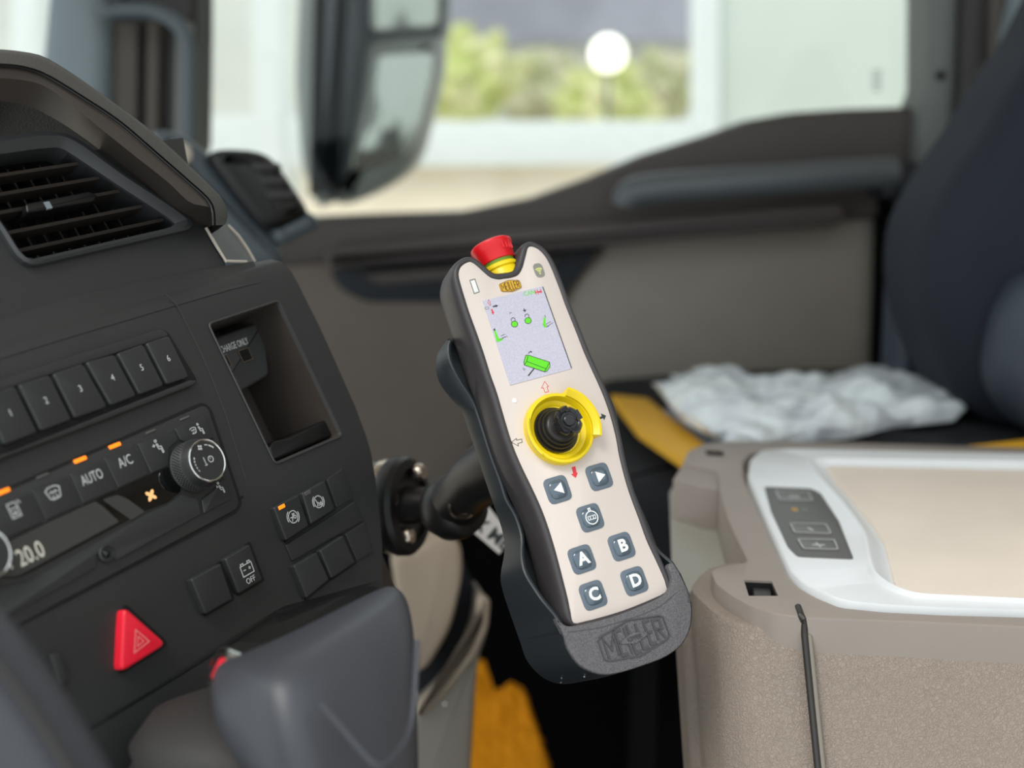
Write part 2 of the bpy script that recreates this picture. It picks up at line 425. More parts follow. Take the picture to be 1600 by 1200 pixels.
# B pillar and jamb on the right
pb = sroot('wall_right', FD.w(.6, -.5, 0))
slab('door_jamb', [(1402, 300), (1500, 300), (1500, 700), (1395, 700)], FD, -.05, .03, M['doordk'], pb, bev=.01)
slab('pillar_face', [(1456, -260), (1515, -260), (1508, 100), (1496, 240), (1490, 270), (1432, 268), (1440, 170), (1452, 140)], FD, -.04, .05, M['jamb'], pb, bev=.012)
slab('pillar_seal', [(1515, -260), (1558, -260), (1550, 120), (1520, 260), (1490, 290), (1502, 120)], FD, -.04, .075, M['pillardk'], pb, bev=.012)
slab('pillar_trim', [(1558, -260), (1590, -260), (1575, 100), (1560, 200), (1535, 300), (1524, 270), (1548, 130)], FD, -.04, .09, M['pillarbr'], pb, bev=.012)
slab('wall_panel', [(1588, -260), (1900, -260), (1900, 700), (1520, 700), (1545, 300), (1575, 120)], FD, -.05, .07, M['beige'], pb, bev=.01)
slab('belt_guide', [(1600, -60), (1625, -60), (1600, 60), (1590, 80), (1575, 60)], FD, .07, .12, M['pillar'], pb, bev=.006)
p_ = FD.loc(1470, 118, .052)
obj('trim_plug', MB().prism(FD, circ(p_[0], p_[1], .006), .045, .053, .001), M['carpet'], pb)
# window pane of the far door
gw = MB(); gw.prism(FD, rpoly(FD.L([(300, -280), (1456, -280), (1450, 110), (1440, 168), (1250, 178), (1100, 215), (930, 280), (720, 340), (300, 345)], -.03), [0, 0, .01, .04, 0, 0, 0, 0, 0]), -.035, -.031)
win = struct(obj('window_1', gw, M['glass']))
gm = [FD.loc(1360, 118, -.030), FD.loc(1384, 134, -.030)]
mk = MB()
for k in range(4):
    a, b = FD.loc(1362, 112+k*9, -.0305); mk.stroke(FD, [(a, b), (a+.016-.003*(k % 2), b-.001)], .0025, -.0305)
obj('glass_stamp', mk, M['jamb'], win)
# A pillar on the left, with its grab bar
FA = F(Vector((0, 1.42, 1.4)), X1, Z1)
pa = sroot('wall_left', FA.w(-.6, -.3, 0))
slab('windscreen_pillar', [(92, -260), (165, -260), (168, 20), (166, 190), (150, 260), (60, 220), (60, 100)], FA, -.06, .02, M['pillar'], pa, bev=.02)
slab('pillar_core', [(150, -260), (306, -260), (306, 40), (304, 225), (298, 250), (298, 430), (150, 430), (158, 60)], FA, -.10, -.02, M['pillardk'], pa, bev=.01)
for i, (x0, x1, mm) in enumerate([(176, 216, 'pillarbr'), (228, 250, 'pillarbr'), (272, 296, 'jamb')]):
    slab('pillar_rib', [(x0, 30), (x1, 34), (x1-2, 240), (x0-3, 235)], FA, -.02, .0, M[mm], pa, bev=.006)
gp = [FA.hit(x, y, .05) for x, y in smooth([(158, -60), (162, 12), (195, 16), (240, 18), (275, 36), (294, 70), (296, 130), (296, 230)], 5, False)]
obj('pillar_grab_bar', MB().tube(gp, [.011-.004*i/len(gp) for i in range(len(gp))]), M['mirhouse'], pa)
gx = MB(); gx.prism(FA, FA.L([(-400, -280), (95, -280), (62, 150), (62, 320), (-400, 320)], -.03), -.035, -.031)
struct(obj('window_2', gx, M['glass']))

# ================================================================== OUTSIDE
FE = F(Vector((0, 5.0, 1.4)), X1, Z1)
hall = thing('glazed_facade', 'white framed glazed facade standing outside beyond the passenger window', 'facade', FE.w(0, -1.2, 0))
for pts in ([(20, -400), (62, -400), (60, 320), (16, 320)], [(388, -400), (442, -400), (446, 300), (396, 300)], [(1086, -400), (1126, -400), (1126, 420), (1088, 420)]):
    slab('post', pts, FE, -.1, .05, M['extwhite'], hall, bev=.01)
slab('cross_rail', [(-200, 180), (470, 182), (470, 262), (-200, 268)], FE, -.08, .03, M['extwhite'], hall, bev=.01)
slab('cross_rail', [(560, 190), (1100, 188), (1100, 256), (560, 262)], FE, -.08, .03, M['extwhite'], hall, bev=.01)
slab('side_panel', [(1126, -420), (2000, -420), (2000, 460), (1126, 460)], FE, -.1, -.0, M['extwall'], hall)
slab('lower_panel', [(470, 258), (1100, 256), (1100, 480), (470, 480)], FE, -.09, -.04, M['exttan'], hall)
FB = F(Vector((0, 9.0, 1.4)), X1, Z1)
hb = tag(slab('outbuilding', [(-400, -500), (560, -500), (560, 560), (-400, 560)], FB, -.6, 0, M['extgrey'], None), 'pale grey rendered building outside, behind the white posts on the left', 'building')
rb = thing('house', 'house with slate roof outside beyond the trees', 'house', FB.w(2, -1, -1.5))
FR = F(Vector((0, 11.5, 1.4)), X1, Z1)
slab('wall', [(640, 60), (1400, 60), (1400, 420), (640, 420)], FR, -2, 0, M['extgrey'], rb)
slab('roof', [(600, -420), (1400, -420), (1400, 60), (640, 66)], FR, -2.2, .15, M['roof'], rb)
def blob(c, r, n=3, amp=.35, seed=0, sq=(1, 1, 1)):
    bm = bmesh.new(); bmesh.ops.create_icosphere(bm, subdivisions=n, radius=1); mb = MB()
    for v in bm.verts:
        d = 1+amp*noise.noise(v.co*2.2+Vector((seed, 0, 0)))+amp*.5*noise.noise(v.co*6+Vector((seed, 3, 0)))
        mb.v.append(c+Vector((v.co.x*sq[0], v.co.y*sq[1], v.co.z*sq[2]))*r*d)
    mb.f = [tuple(v.index for v in f.verts) for f in bm.faces]; bm.free(); return mb
for i, (px, py, r, mm, lb) in enumerate([(735, 120, .42, 'leaf', 'yellow green bush outside, leftmost, right beside the wing mirror'),
                                     (850, 140, .45, 'leaf2', 'olive bush outside, between the yellow green one and the bright lamp'),
                                     (945, 165, .38, 'leaf', 'yellow green bush outside, just below the bright round lamp'),
                                     (1035, 130, .36, 'leaf2', 'olive bush outside, rightmost, beside the white post')]):
    hb_ = (.5, -1.1, .9, -.6)[i]; c = FB.hit(px, py, hb_); r *= .82
    t = thing('bush', lb, 'bush', Vector((c.x, c.y, -.2)), 'bushes beyond the window'); obj('foliage', blob(c, r, 4, .5, i*7, (1, .8, .85)), M[mm], t, sharp=20)
    obj('stem', MB().tube([Vector((c.x, c.y, -.2)), c], [.06, .03], 10), M['bark'], t)
lp = thing('lamp', 'bright round globe lamp outside among the bushes', 'lamp', Vector((FB.hit(950, 200, 2.2).x, FB.hit(950, 200, 2.2).y, -.2)))
obj('globe', blob(FB.hit(950, 84, 2.2), .10, 3, 0), M['bulb'], lp)
obj('lamp_post', MB().tube([Vector((FB.hit(950, 100, 2.2).x, FB.hit(950, 100, 2.2).y, -.2)), FB.hit(950, 100, 2.2)], .015, 10), M['jamb'], lp)
gr = MB(); gr.box(Vector((0, 8, -.25)), X1*30, Vector((0, 12, 0)), Z1*.1)
tag(obj('paving', gr, M['exttan']), 'light tan paving on the ground outside the truck', 'paving')
# wing mirror
FM = F(Vector((0, 1.95, 1.5)), X1, Z1)
mr = thing('wing_mirror', 'large dark wing mirror outside the passenger window', 'mirror', FM.hit(560, 320))
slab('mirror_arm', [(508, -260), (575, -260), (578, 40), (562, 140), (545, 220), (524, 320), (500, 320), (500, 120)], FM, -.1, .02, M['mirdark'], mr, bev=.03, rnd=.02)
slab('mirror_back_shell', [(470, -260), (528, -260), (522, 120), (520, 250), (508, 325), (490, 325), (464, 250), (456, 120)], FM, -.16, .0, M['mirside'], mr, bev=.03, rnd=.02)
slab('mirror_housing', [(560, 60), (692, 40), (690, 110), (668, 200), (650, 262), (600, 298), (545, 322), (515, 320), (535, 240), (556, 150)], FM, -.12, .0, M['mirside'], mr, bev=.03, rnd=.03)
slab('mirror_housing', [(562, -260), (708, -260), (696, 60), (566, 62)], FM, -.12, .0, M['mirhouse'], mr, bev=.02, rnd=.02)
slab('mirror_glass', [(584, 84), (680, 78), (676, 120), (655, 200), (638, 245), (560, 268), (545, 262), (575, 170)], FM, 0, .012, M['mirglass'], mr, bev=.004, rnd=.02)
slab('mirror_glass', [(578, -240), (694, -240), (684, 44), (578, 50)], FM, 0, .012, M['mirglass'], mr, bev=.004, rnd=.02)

# ================================================================== DASHBOARD
Uc = Vector((1148, 621, 1800)).normalized()
UD = camdir(*Uc)
def facet(px, py, d, a, b, c):   # plane through a point whose 'down' direction is (a,b,c) in camera axes
    v = camdir(a, b, c); return F(at(px, py, d), UD, -v)
FMn = facet(265, 560, .58, .435, -1, .067)
jp = FMn.hit(372, 795)
FL = F(jp, UD, -camdir(.327, -1, .136))
tp = FMn.hit(200, 462, -.008)
FTp = F(tp, UD, -camdir(.567, -1, -.017))
dash = thing('dashboard', 'charcoal truck dashboard with switches and an open storage pocket', 'dashboard', FL.hit(250, 1100))
def u_pt(fr, px, py, q):  # point on facet fr with the U coordinate taken from pixel on fr, and the v from profile point q
    return None
# body: profile swept along U, right boundary traced
def vco(p): return (p-FMn.o)
rows = []
def addrow(fr, prof_px, right_px, h=0):
    p = fr.hit(*prof_px, h)          # gives the profile point (any U)
    # right boundary: intersect ray plane containing pixel x with the line p + sU
    best = None
    lo, hi = -1.0, 1.5
    def sxp(s):
        q = p+UD*s-CAM; z = q.dot(FW); return 800+FPX*q.dot(RT)/z
    for _ in range(60):
        mid = (lo+hi)/2
        if sxp(mid) < right_px: lo = mid
        else: hi = mid
    rows.append((p, (lo+hi)/2, fr.n))
def yx(y, C):   # boundary x for y
    for (x0, y0), (x1, y1) in zip(C, C[1:]):
        if y0 <= y <= y1: return x0+(x1-x0)*(y-y0)/(y1-y0)
    return C[-1][0]
def row_on(fr, rx, ry, h=0):   # profile row through the boundary pixel itself
    rows.append((fr.hit(rx, ry, h), fr.n))
# console block : rows through boundary pixels, going left along -U
bnd = [(400, 409), (424, 405), (440, 409), (455, 424), (466, 444), (481, 474), (498, 508), (515, 545), (535, 590), (555, 635), (572, 681), (580, 708)]
low = [(587, 752), (590, 775), (594, 815), (597, 850), (598, 890), (598, 940), (596, 985)]
left = .62
rws = []
hs = [-.016, -.008, -.003, -.0005] + [0]*8
for (x, y), h in zip(bnd, hs): rws.append((FMn.hit(x, y, h), FMn.n))
for (x, y) in low: rws.append((FL.hit(x, y), FL.n))
rings = []
LS = [FMn.hit(-120, 700).copy()]
def leftpt(p):
    s = (LS[0]-p).dot(UD); return p+UD*s
def prow(p, n):
    L0 = leftpt(p)
    return [L0-n*.07, L0, p.lerp(L0, .4), p.lerp(L0, .08), p, p-n*.004+UD*.0012, p-n*.07+UD*.001]
rings = [prow(p, n) for p, n in rws]
rings.insert(0, [q-FMn.n*.05 for q in rings[0]])
mbc = MB(); mbc.loft(rings, closed=True, cap0=True, cap1=True)
con = obj('console', mbc, M['dash'], dash, sharp=32)
# pocket cut
pk = FMn.L([(326, 507), (434, 471), (533, 680), (430, 724)])
pk = rpoly(pk, .0025)
cut(con, [MB().prism(FMn, pk, -.055, .02)])
inner = offset(ccw(pk), -.0)
pr = MB(); op = ccw(pk)
pr.loft([[FMn.w(a, b, 0.0004) for a, b in offset(op, -.0011)], [FMn.w(a, b, .0009) for a, b in offset(op, -.0006)], [FMn.w(a, b, .0008) for a, b in op], [FMn.w(a, b, -.0012) for a, b in offset(op, .0006)]], cap0=False, cap1=False)
obj('pocket_rim', pr, M['dash2'], dash)
pl = MB(); ip = offset(op, .0006)
pl.loft([[FMn.w(a, b, -.0012) for a, b in ip], [FMn.w(a, b, -.052) for a, b in ip]], cap0=False, cap1=True)
obj('pocket_liner', pl, M['dashwarm'], dash)
ub = slab('usb_panel', [(300, 540), (412, 500), (422, 585), (330, 640)], FMn, -.05, -.024, M['dash2'], dash, bev=.002, rnd=.003)
text('CHARGE ONLY', FMn, 366, 540, .0055, M['print'], ub, h=-.0238, sx=.57, bold=.00008)
for (x, y) in ((349, 566), (383, 555)):
    a, b = FMn.loc(x, y, -.0238); s = ccw([(a-.0036, b-.0032), (a+.0036, b-.0032), (a+.0036, b+.0032), (a-.0036, b+.0032)])
    mb = MB(); mb.ringp(FMn, offset(s, -.0006), s, -.024, -.0232); u1 = obj('usb_port', mb, M['usb'], ub)
    mb = MB(); mb.prism(FMn, s, -.0239, -.0236); mb.prism(FMn, [(a-.0025, b-.001), (a+.0025, b-.001), (a+.0025, b+.001), (a-.0025, b+.001)], -.0236, -.0233)
    obj('usb_port', mb, M['black'], ub)
slab('pocket_lip', [(420, 700), (428, 688), (448, 684), (496, 662), (506, 656), (520, 655), (530, 676), (426, 722)], FMn, -.05, -.006, M['black'], dash, bev=.0015, rnd=.002)
# seam line between the left panel and the right block
sp = [FMn.loc(x, y, 0) for x, y in smooth([(258, 460), (276, 478), (300, 524), (326, 580), (352, 648), (372, 712), (384, 750)], 5, False)]
obj('panel_seam', MB().stroke(FMn, sp, .0007, .0, th=.0003), M['dash2'], dash)
# vent facet (upper face) and its curved blend to the console
rs = []
for (xr, y, h) in [(286, 215, 0), (302, 300, 0), (320, 352, 0), (333, 378, 0), (350, 408, 0), (356, 425, -.001)]:
    p = FTp.hit(xr, y, h); rs.append(p)
q = FMn.hit(330, 452, -.012); rs.append(rs[-1].lerp(q, .5)+FTp.n*.001); rs.append(q)
mbv = MB(); RR = []
for p in rs:
    L0 = leftpt(p); RR.append([L0-FTp.n*.07, L0, p.lerp(L0, .4), p, p-FTp.n*.003, p-FTp.n*.07])
mbv.loft(RR, closed=True)
upp = obj('upper_panel', mbv, M['dash'], dash, sharp=30)
# blend shelf sweeping from left into the block top
bl = MB(); nn = 24; R1 = []
for k in range(7):
    t = k/6; row = []
    for (xa, ya), (xb, yb) in [((-150, 560), (-150, 640)), ((0, 500), (0, 560)), ((120, 462), (130, 520)), ((220, 440), (232, 490)), ((300, 425), (312, 466)), ((345, 417), (360, 452)), ((395, 409), (410, 440))]:
        A = FTp.hit(xa, ya, 0.0); B = FMn.hit(xb, yb, .0004)
        s = t*t*(3-2*t); P = A.lerp(B, t); row.append(P + FMn.n*(.0008*(1-t)-.0006*t))
    R1.append(row)
bl.loft(R1, closed=False)
obj('console_shelf', bl, M['dash'], dash, sharp=60)
# side return; pale strips stand in for sunlight caught on its edges
obj('side_return', MB().loft([[FTp.hit(320, 354, .001), FTp.hit(353, 410, .001)], [FTp.hit(345, 345, -.02), FTp.hit(395, 411, -.02)], [FTp.hit(356, 348, -.05), FTp.hit(402, 411, -.05)]], closed=False), M['dash2'], dash)
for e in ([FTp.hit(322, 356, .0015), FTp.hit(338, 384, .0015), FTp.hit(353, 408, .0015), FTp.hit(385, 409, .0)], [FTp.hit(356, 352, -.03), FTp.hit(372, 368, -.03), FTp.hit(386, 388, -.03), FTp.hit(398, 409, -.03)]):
    obj('lit_edge_strip', MB().tube(e, .0009, 8), M['palestrip'], dash)
# hood around the vent
def pl3(pts, h): return resample(smooth([tuple(FTp.hit(x, y, h)) for x, y in pts], 4, False), 40)
ho = [(-90, 84), (-40, 78), (0, 77), (38, 81), (68, 88), (98, 105), (124, 122), (169, 154), (225, 195), (281, 244), (319, 281), (345, 308), (356, 330), (353, 349)]
hi1 = [(-90, 108), (-40, 101), (0, 99), (38, 103), (75, 116), (131, 150), (188, 188), (244, 236), (300, 285), (328, 311), (336, 330), (337, 352)]
hi2 = [(-90, 130), (-40, 124), (0, 122), (56, 129), (94, 150), (150, 195), (206, 240), (263, 285), (296, 316), (322, 322), (333, 330), (334, 352)]
hi3 = [(-90, 166), (-40, 160), (0, 158), (38, 163), (75, 180), (113, 203), (169, 244), (225, 289), (263, 323), (300, 345), (319, 353), (325, 355)]
H = MB(); r0 = pl3(ho, .012); r1 = pl3(hi1, .026)
ctr = FTp.hit(60, 300, -.08)
back = [p-FTp.n*.07+(ctr-p)*.12 for p in r0]
mid = [a.lerp(b, .5)+(a-ctr).normalized()*.0022 for a, b in zip(r0, r1)]
m0 = [p-FTp.n*.008-(ctr-p)*-.004 for p in r0]
H.loft([back, m0, r0, mid, r1], closed=False)
hood = obj('vent_hood', H, M['soft'], dash, sharp=80)
H2 = MB(); r1b = [p-(p-ctr).normalized()*.0008-FTp.n*.001 for p in r1]
H2.loft([[p+FTp.n*.0002 for p in r1b], [p.lerp(q, .06)-FTp.n*.0012 for p, q in zip(r1b, pl3(hi2, .022))], pl3(hi2, .022), pl3(hi3, .0)], closed=False)
obj('hood_inner_face', H2, M['dashwarm'], hood, sharp=50)
obj('hood_piping', MB().tube(r1b, .0009, 8), M['black'], hood)
# ---- air vent
av = thing('air_vent', 'slatted black air vent under the hood at upper left', 'air vent', FTp.hit(120, 400))
vo = FTp.L([(-90, 226), (0, 219), (56, 210), (98, 212), (124, 225), (188, 274), (263, 323), (298, 348), (296, 361), (45, 420), (23, 407), (0, 369), (-60, 280)])
vi = FTp.L([(-80, 246), (0, 243), (56, 235), (92, 232), (113, 245), (180, 290), (250, 335), (274, 352), (262, 358), (44, 408), (32, 400), (6, 356), (-50, 290)])
vo = rpoly(ccw(vo), .004); vi = rpoly(ccw(vi), .003)
vr = resample([Vector(p) for p in vo+[vo[0]]], 81)[:-1]; vn = resample([Vector(p) for p in vi+[vi[0]]], 81)[:-1]
i0 = min(range(80), key=lambda i: (vn[i]-vr[0]).length); vn = vn[i0:]+vn[:i0]
B = MB(); B.loft([[FTp.w(p.x, p.y, .0002) for p in vr], [FTp.w(p.x, p.y, .003) for p in vr], [FTp.w(*(p.lerp(q, .35)), .0042) for p, q in zip(vr, vn)], [FTp.w(p.x, p.y, .0015) for p in vn], [FTp.w(p.x, p.y, -.012) for p in vn]], cap0=False, cap1=False)
obj('bezel', B, M['vent_bezel'], av, sharp=25)
cut(upp, [MB().prism(FTp, [tuple(p) for p in vn], -.06, .02)])
bk = MB(); bk.loft([[FTp.w(p.x, p.y, -.01) for p in vn], [FTp.w(p.x, p.y, -.05) for p in vn]], cap0=False)
obj('duct', bk, M['gap'], av)
def clip_line(fr, poly, y):
    xs = []
    for i in range(len(poly)):
        a, b = poly[i-1], poly[i]
        if (a[1]-y)*(b[1]-y) < 0: xs.append(a[0]+(b[0]-a[0])*(y-a[1])/(b[1]-a[1]))
    return (min(xs), max(xs)) if len(xs) > 1 else None
vnl = [tuple(p) for p in vn]
for (x, y) in ((123, 257), (157, 279), (186, 300), (220, 324), (248, 346)):
    a, b = FTp.loc(x, y, -.004); r = clip_line(FTp, vnl, b)
    if not r: continue
    x0, x1 = r[0]-.002, r[1]+.002
    S = MB(); ring = []
    for xx in (x0, x1):
        ring.append([FTp.w(xx, b+.0008, -.012), FTp.w(xx, b+.0011, -.003), FTp.w(xx, b+.0002, -.0012), FTp.w(xx, b-.0011, -.0022), FTp.w(xx, b-.0008, -.012)])
    S.loft(ring); obj('slat', S, M['vane'], av)
ys = [p[1] for p in vnl]
for k in range(15):
    x = FTp.loc(-20, 380, -.02)[0]+.0095*k
    q = [(p[1], p[0]) for p in vnl]; r = clip_line(FTp, q, x)
    if not r: continue
    S = MB(); S.loft([[FTp.w(x-.0006, yy, -.016), FTp.w(x+.0006, yy, -.016), FTp.w(x+.0055, yy, -.03), FTp.w(x+.0043, yy, -.03)] for yy in r])
    obj('vane', S, M['vane'], av)
a, b = FTp.loc(95, 318, .0); kb = MB(); kb.prism(FTp, rpoly([(a-.022, b-.0024), (a+.018, b-.0028), (a+.022, b), (a+.018, b+.003), (a-.02, b+.0024)], .0015), -.009, .002, .001)
kn = obj('vent_tab', kb, M['black'], av)
a, b = FTp.loc(76, 321, .0025); obj('tab_mark', MB().prism(FTp, [(a-.0016, b-.0016), (a+.0016, b-.0016), (a+.0016, b+.0022), (a-.0016, b+.0022)], .001, .0024), M['pillar'], kn)

# ---- numbered keys
kp = thing('preset_key_panel', 'row of six numbered black keys on the dashboard', 'key panel', FMn.hit(140, 680))
slab('surround', [(-140, 640), (0, 597), (120, 556), (251, 515), (262, 517), (309, 594), (302, 602), (160, 657), (18, 710), (-120, 765)], FMn, -.001, .0012, M['gap'], kp, bev=.0004, rnd=.002)
slab('surround_ledge', [(-120, 752), (15, 706), (160, 647), (296, 593), (309, 594), (303, 602), (160, 658), (18, 712), (-120, 768)], FMn, .0, .0036, M['dash'], kp, bev=.001)
slab('upper_strip', [(-140, 640), (0, 594), (120, 554), (251, 513), (262, 520), (263, 526), (120, 572), (0, 612), (-140, 662)], FMn, .0, .0028, M['dash'], kp, bev=.0008)
# key corners share one grid on the panel
tl = [FMn.loc(x, y, .004) for x, y in ((-33, 621), (25, 602), (79, 585), (131, 567), (180, 553), (225, 537), (265, 524))]
b1 = [FMn.loc(x, y, .004) for x, y in ((3, 697), (61, 675), (114, 655), (170, 635), (215, 618), (258, 602), (297, 589))]
for i in range(6):
    a0, a1, c1, c0 = tl[i], tl[i+1], b1[i+1], b1[i]
    q = ccw([(a0[0]+.0009, a0[1]), (a1[0]-.0009, a1[1]), (c1[0]-.0009, c1[1]), (c0[0]+.0009, c0[1])])
    K = obj('key', MB().prism(FMn, rpoly(q, .0018), .0, .0046, .0009), M['key'], kp)
    m = ((a0[0]+a1[0]+c0[0]+c1[0])/4, (a0[1]+a1[1]+c0[1]+c1[1])/4)
    text(str(i+1), FMn, 0, 0, .0046, M['print'], K, 'digit', h=.00462, loc=(m[0]+.0006, m[1]+.0006), sx=.85)
K = None
# ---- climate unit
cu = thing('climate_control_unit', 'climate control unit with AUTO and A/C keys, display and fan knob', 'climate control', FMn.hit(200, 850))
cp = FMn.L([(-150, 838), (318, 633), (326, 640), (374, 786), (368, 797), (92, 942), (20, 982), (-150, 1065)], .0012)
slab('seam', [(-150, 832), (316, 628), (330, 637), (379, 787), (371, 801), (92, 947), (-150, 1072)], FMn, -.0005, .0006, M['gap'], cu, rnd=.003)
obj('fascia', MB().prism(FMn, rpoly(cp, .0025), 0, .0016, .0006), M['dash'], cu)
def key(pts, parent, fr=FMn, h0=.001, h=.0026, m='key', rnd=.0009, name='key', bev=.0005):
    return slab(name, pts, fr, h0, h, M[m], parent, bev=bev, rnd=rnd)
def c4(*p): return [(x/4, 640+y/4) for x, y in p]
k_ac = key(c4((652, 304), (834, 224), (936, 402), (742, 490)), cu)
k_ft = key(c4((862, 214), (1078, 122), (1118, 190), (1060, 240), (1056, 350), (947, 398)), cu)
k_au = key(c4((440, 404), (630, 314), (726, 498), (522, 588)), cu)
k_df = key(c4((200, 506), (414, 414), (508, 594), (292, 692)), cu)
k_rc = key(c4((-60, 618), (178, 516), (278, 700), (38, 808)), cu)
k_ws = key(c4((1092, 116), (1278, 36), (1340, 180), (1240, 190), (1170, 210), (1130, 190)), cu)
k_dn = key(c4((1262, 560), (1340, 500), (1400, 420), (1448, 560), (1276, 650)), cu)
lw = key(c4((-100, 1130), (190, 1065), (920, 650), (1060, 590), (1140, 530), (1240, 560), (1262, 652), (730, 944), (700, 900), (610, 900), (600, 990), (-100, 1380)), cu, name='lower_fascia')
text('AUTO', FMn, 144, 746, .0068, M['print'], k_au, h=.0027, sx=.62)
text('A/C', FMn, 196, 721, .0068, M['print'], k_ac, h=.0027, sx=.72)
def icon(parent, fr, px, py, h, strokes, s=.001, wd=.0006, m='print', name='symbol'):
    a, b = fr.loc(px, py, h); mb = MB()
    for st in strokes:
        closed = st[0] == 'c'; pts = [(a+x*s, b+y*s) for x, y in (st[1:] if closed else st)]
        mb.stroke(fr, pts, wd, h, closed)
    return obj(name, mb, M[m], parent, recalc=False)
def C(r, n=16, x=0, y=0): return ['c']+circ(x, y, r, n)
def arc(r, a0, a1, n=8, x=0, y=0): return [(x+r*math.cos(math.radians(a0+(a1-a0)*i/n)), y+r*math.sin(math.radians(a0+(a1-a0)*i/n))) for i in range(n+1)]
screen_ic = [['c', (-4, 2), (-2, 3.2), (2, 3.2), (4, 2), (2.8, -2.4), (1.5, -3), (-1.5, -3), (-2.8, -2.4)], [(-2.2, 0), (-1.2, 1), (0, 0), (1.2, 1), (2.2, 0)], [(-1, -3), (-1, -1)], [(1, -3), (1, -1)]]
man = [C(.7, 10, 0, 4.0), [(-.5, 2.2), (.1, -1.2), (1.6, -1.2), (1.7, -4)], [(.5, 2.0), (.8, .2), (2.4, 0), (2.6, -3.8)], [(1.7, -4), (2.6, -3.8)], [(-.5, 2.2), (.5, 2.0)]]
icon(k_df, FMn, 84, 770, .0027, screen_ic, .0009, .0005)
icon(k_ft, FMn, 247, 699, .0027, man+[[(-3.6, 1.6), (-1.8, 1.8), (-2.6, 2.6)], [(-1.8, 1.8), (-2.6, .8)]], .00082, .00045)
icon(k_ws, FMn, 312, 671, .0027, man, .0007, .0004)
icon(k_ws, FMn, 302, 673, .0027, [[(x*.55, y*.55) for x, y in st[1:]] if st[0] == 'c' else [(x*.6, y*.6) for x, y in st] for st in screen_ic], .0009, .0004)
icon(k_dn, FMn, 344, 763, .0027, man+[[(-3, 2), (-1.6, 1.4), (-2, 3)]], .0007, .0004)
icon(k_rc, FMn, 22, 797, .0027, [['c', (-2.6, 4), (1.6, 4), (2.6, 3), (2.6, -4), (-2.6, -4)], [(-2.6, 1), (2.6, 1)], [(-1.5, -3), (1.5, -.5)], [(-1.5, -.5), (1.5, -3)], [(3.5, 4.5), (5, 2.5)]], .0008, .0005)
for (x, y, on) in ((5, 768, 1), (126, 718, 1), (180, 696, 1), (67, 743, 0), (236, 674, 0), (289, 653, 0)):
    a, b = FMn.loc(x, y, .002); wdd = .0033 if on else .0030; hh = .0009 if on else .0005
    obj('indicator', MB().prism(FMn, rpoly([(a-wdd, b-hh), (a+wdd, b-hh), (a+wdd, b+hh), (a-wdd, b+hh)], .0004), .0012, .0020, .0002), M['ledon' if on else 'ledoff'], cu)
# display strip
dp = slab('display', c4((-100, 880), (50, 815), (295, 700), (520, 598), (742, 496), (945, 404), (1060, 355), (1120, 450), (1135, 510), (1050, 580), (910, 632), (190, 1020), (110, 1052), (-100, 1052)), FMn, .001, .0020, M['gloss'], cu, bev=.0003, rnd=.0015)
slab('lcd_reflection', c4((-90, 890), (60, 822), (300, 705), (595, 572), (650, 610), (745, 700), (190, 995), (110, 1040), (-90, 1040)), FMn, .0019, .0021, M['lcdrefl'], dp, rnd=.001)  # LCD ground, its grey partly a painted reflection
slab('lcd_reflection', c4((640, 562), (735, 532), (800, 560), (905, 636), (822, 690), (720, 620)), FMn, .0019, .0021, M['lcdrefl'], dp, rnd=.001)  # grey patch painting a reflection on the black glass
text('20.0', FMn, 48, 866, .0105, M['segs'], dp, 'digits', h=.0022, sx=.72, shear=.0)
text('1', FMn, 15, 880, .0085, M['segs'], dp, 'digits', h=.0022, sx=.8)
a, b = FMn.loc(236, 774, .0022)
fm = MB()
for k in range(4):
    t = math.pi/4+k*math.pi/2
    cc = (a+.0016*math.cos(t), b+.0016*math.sin(t)); e = [(cc[0]+.0016*math.cos(u)*math.cos(t)-.0009*math.sin(u)*math.sin(t), cc[1]+.0016*math.cos(u)*math.sin(t)+.0009*math.sin(u)*math.cos(t)) for u in [2*math.pi*i/12 for i in range(12)]]
    fm.prism(FMn, e, .0021, .0023)
obj('fan_symbol', fm, M['ledwarm'], dp)
# sensor
ce = FMn.hit(164, 866, .0016)
mb = MB(); mb.lathe([(.0040, 0), (.0040, .0018), (.0034, .0022), (.0030, .0012), (.0, .0010)], ce, FMn.n, 32); sn = obj('sensor_ring', mb, M['key'], cu)
obj('sensor', MB().lathe([(.0019, .0008), (.0018, .0018), (.0010, .0026), (0, .0028)], ce, FMn.n, 24), M['gloss'], sn)
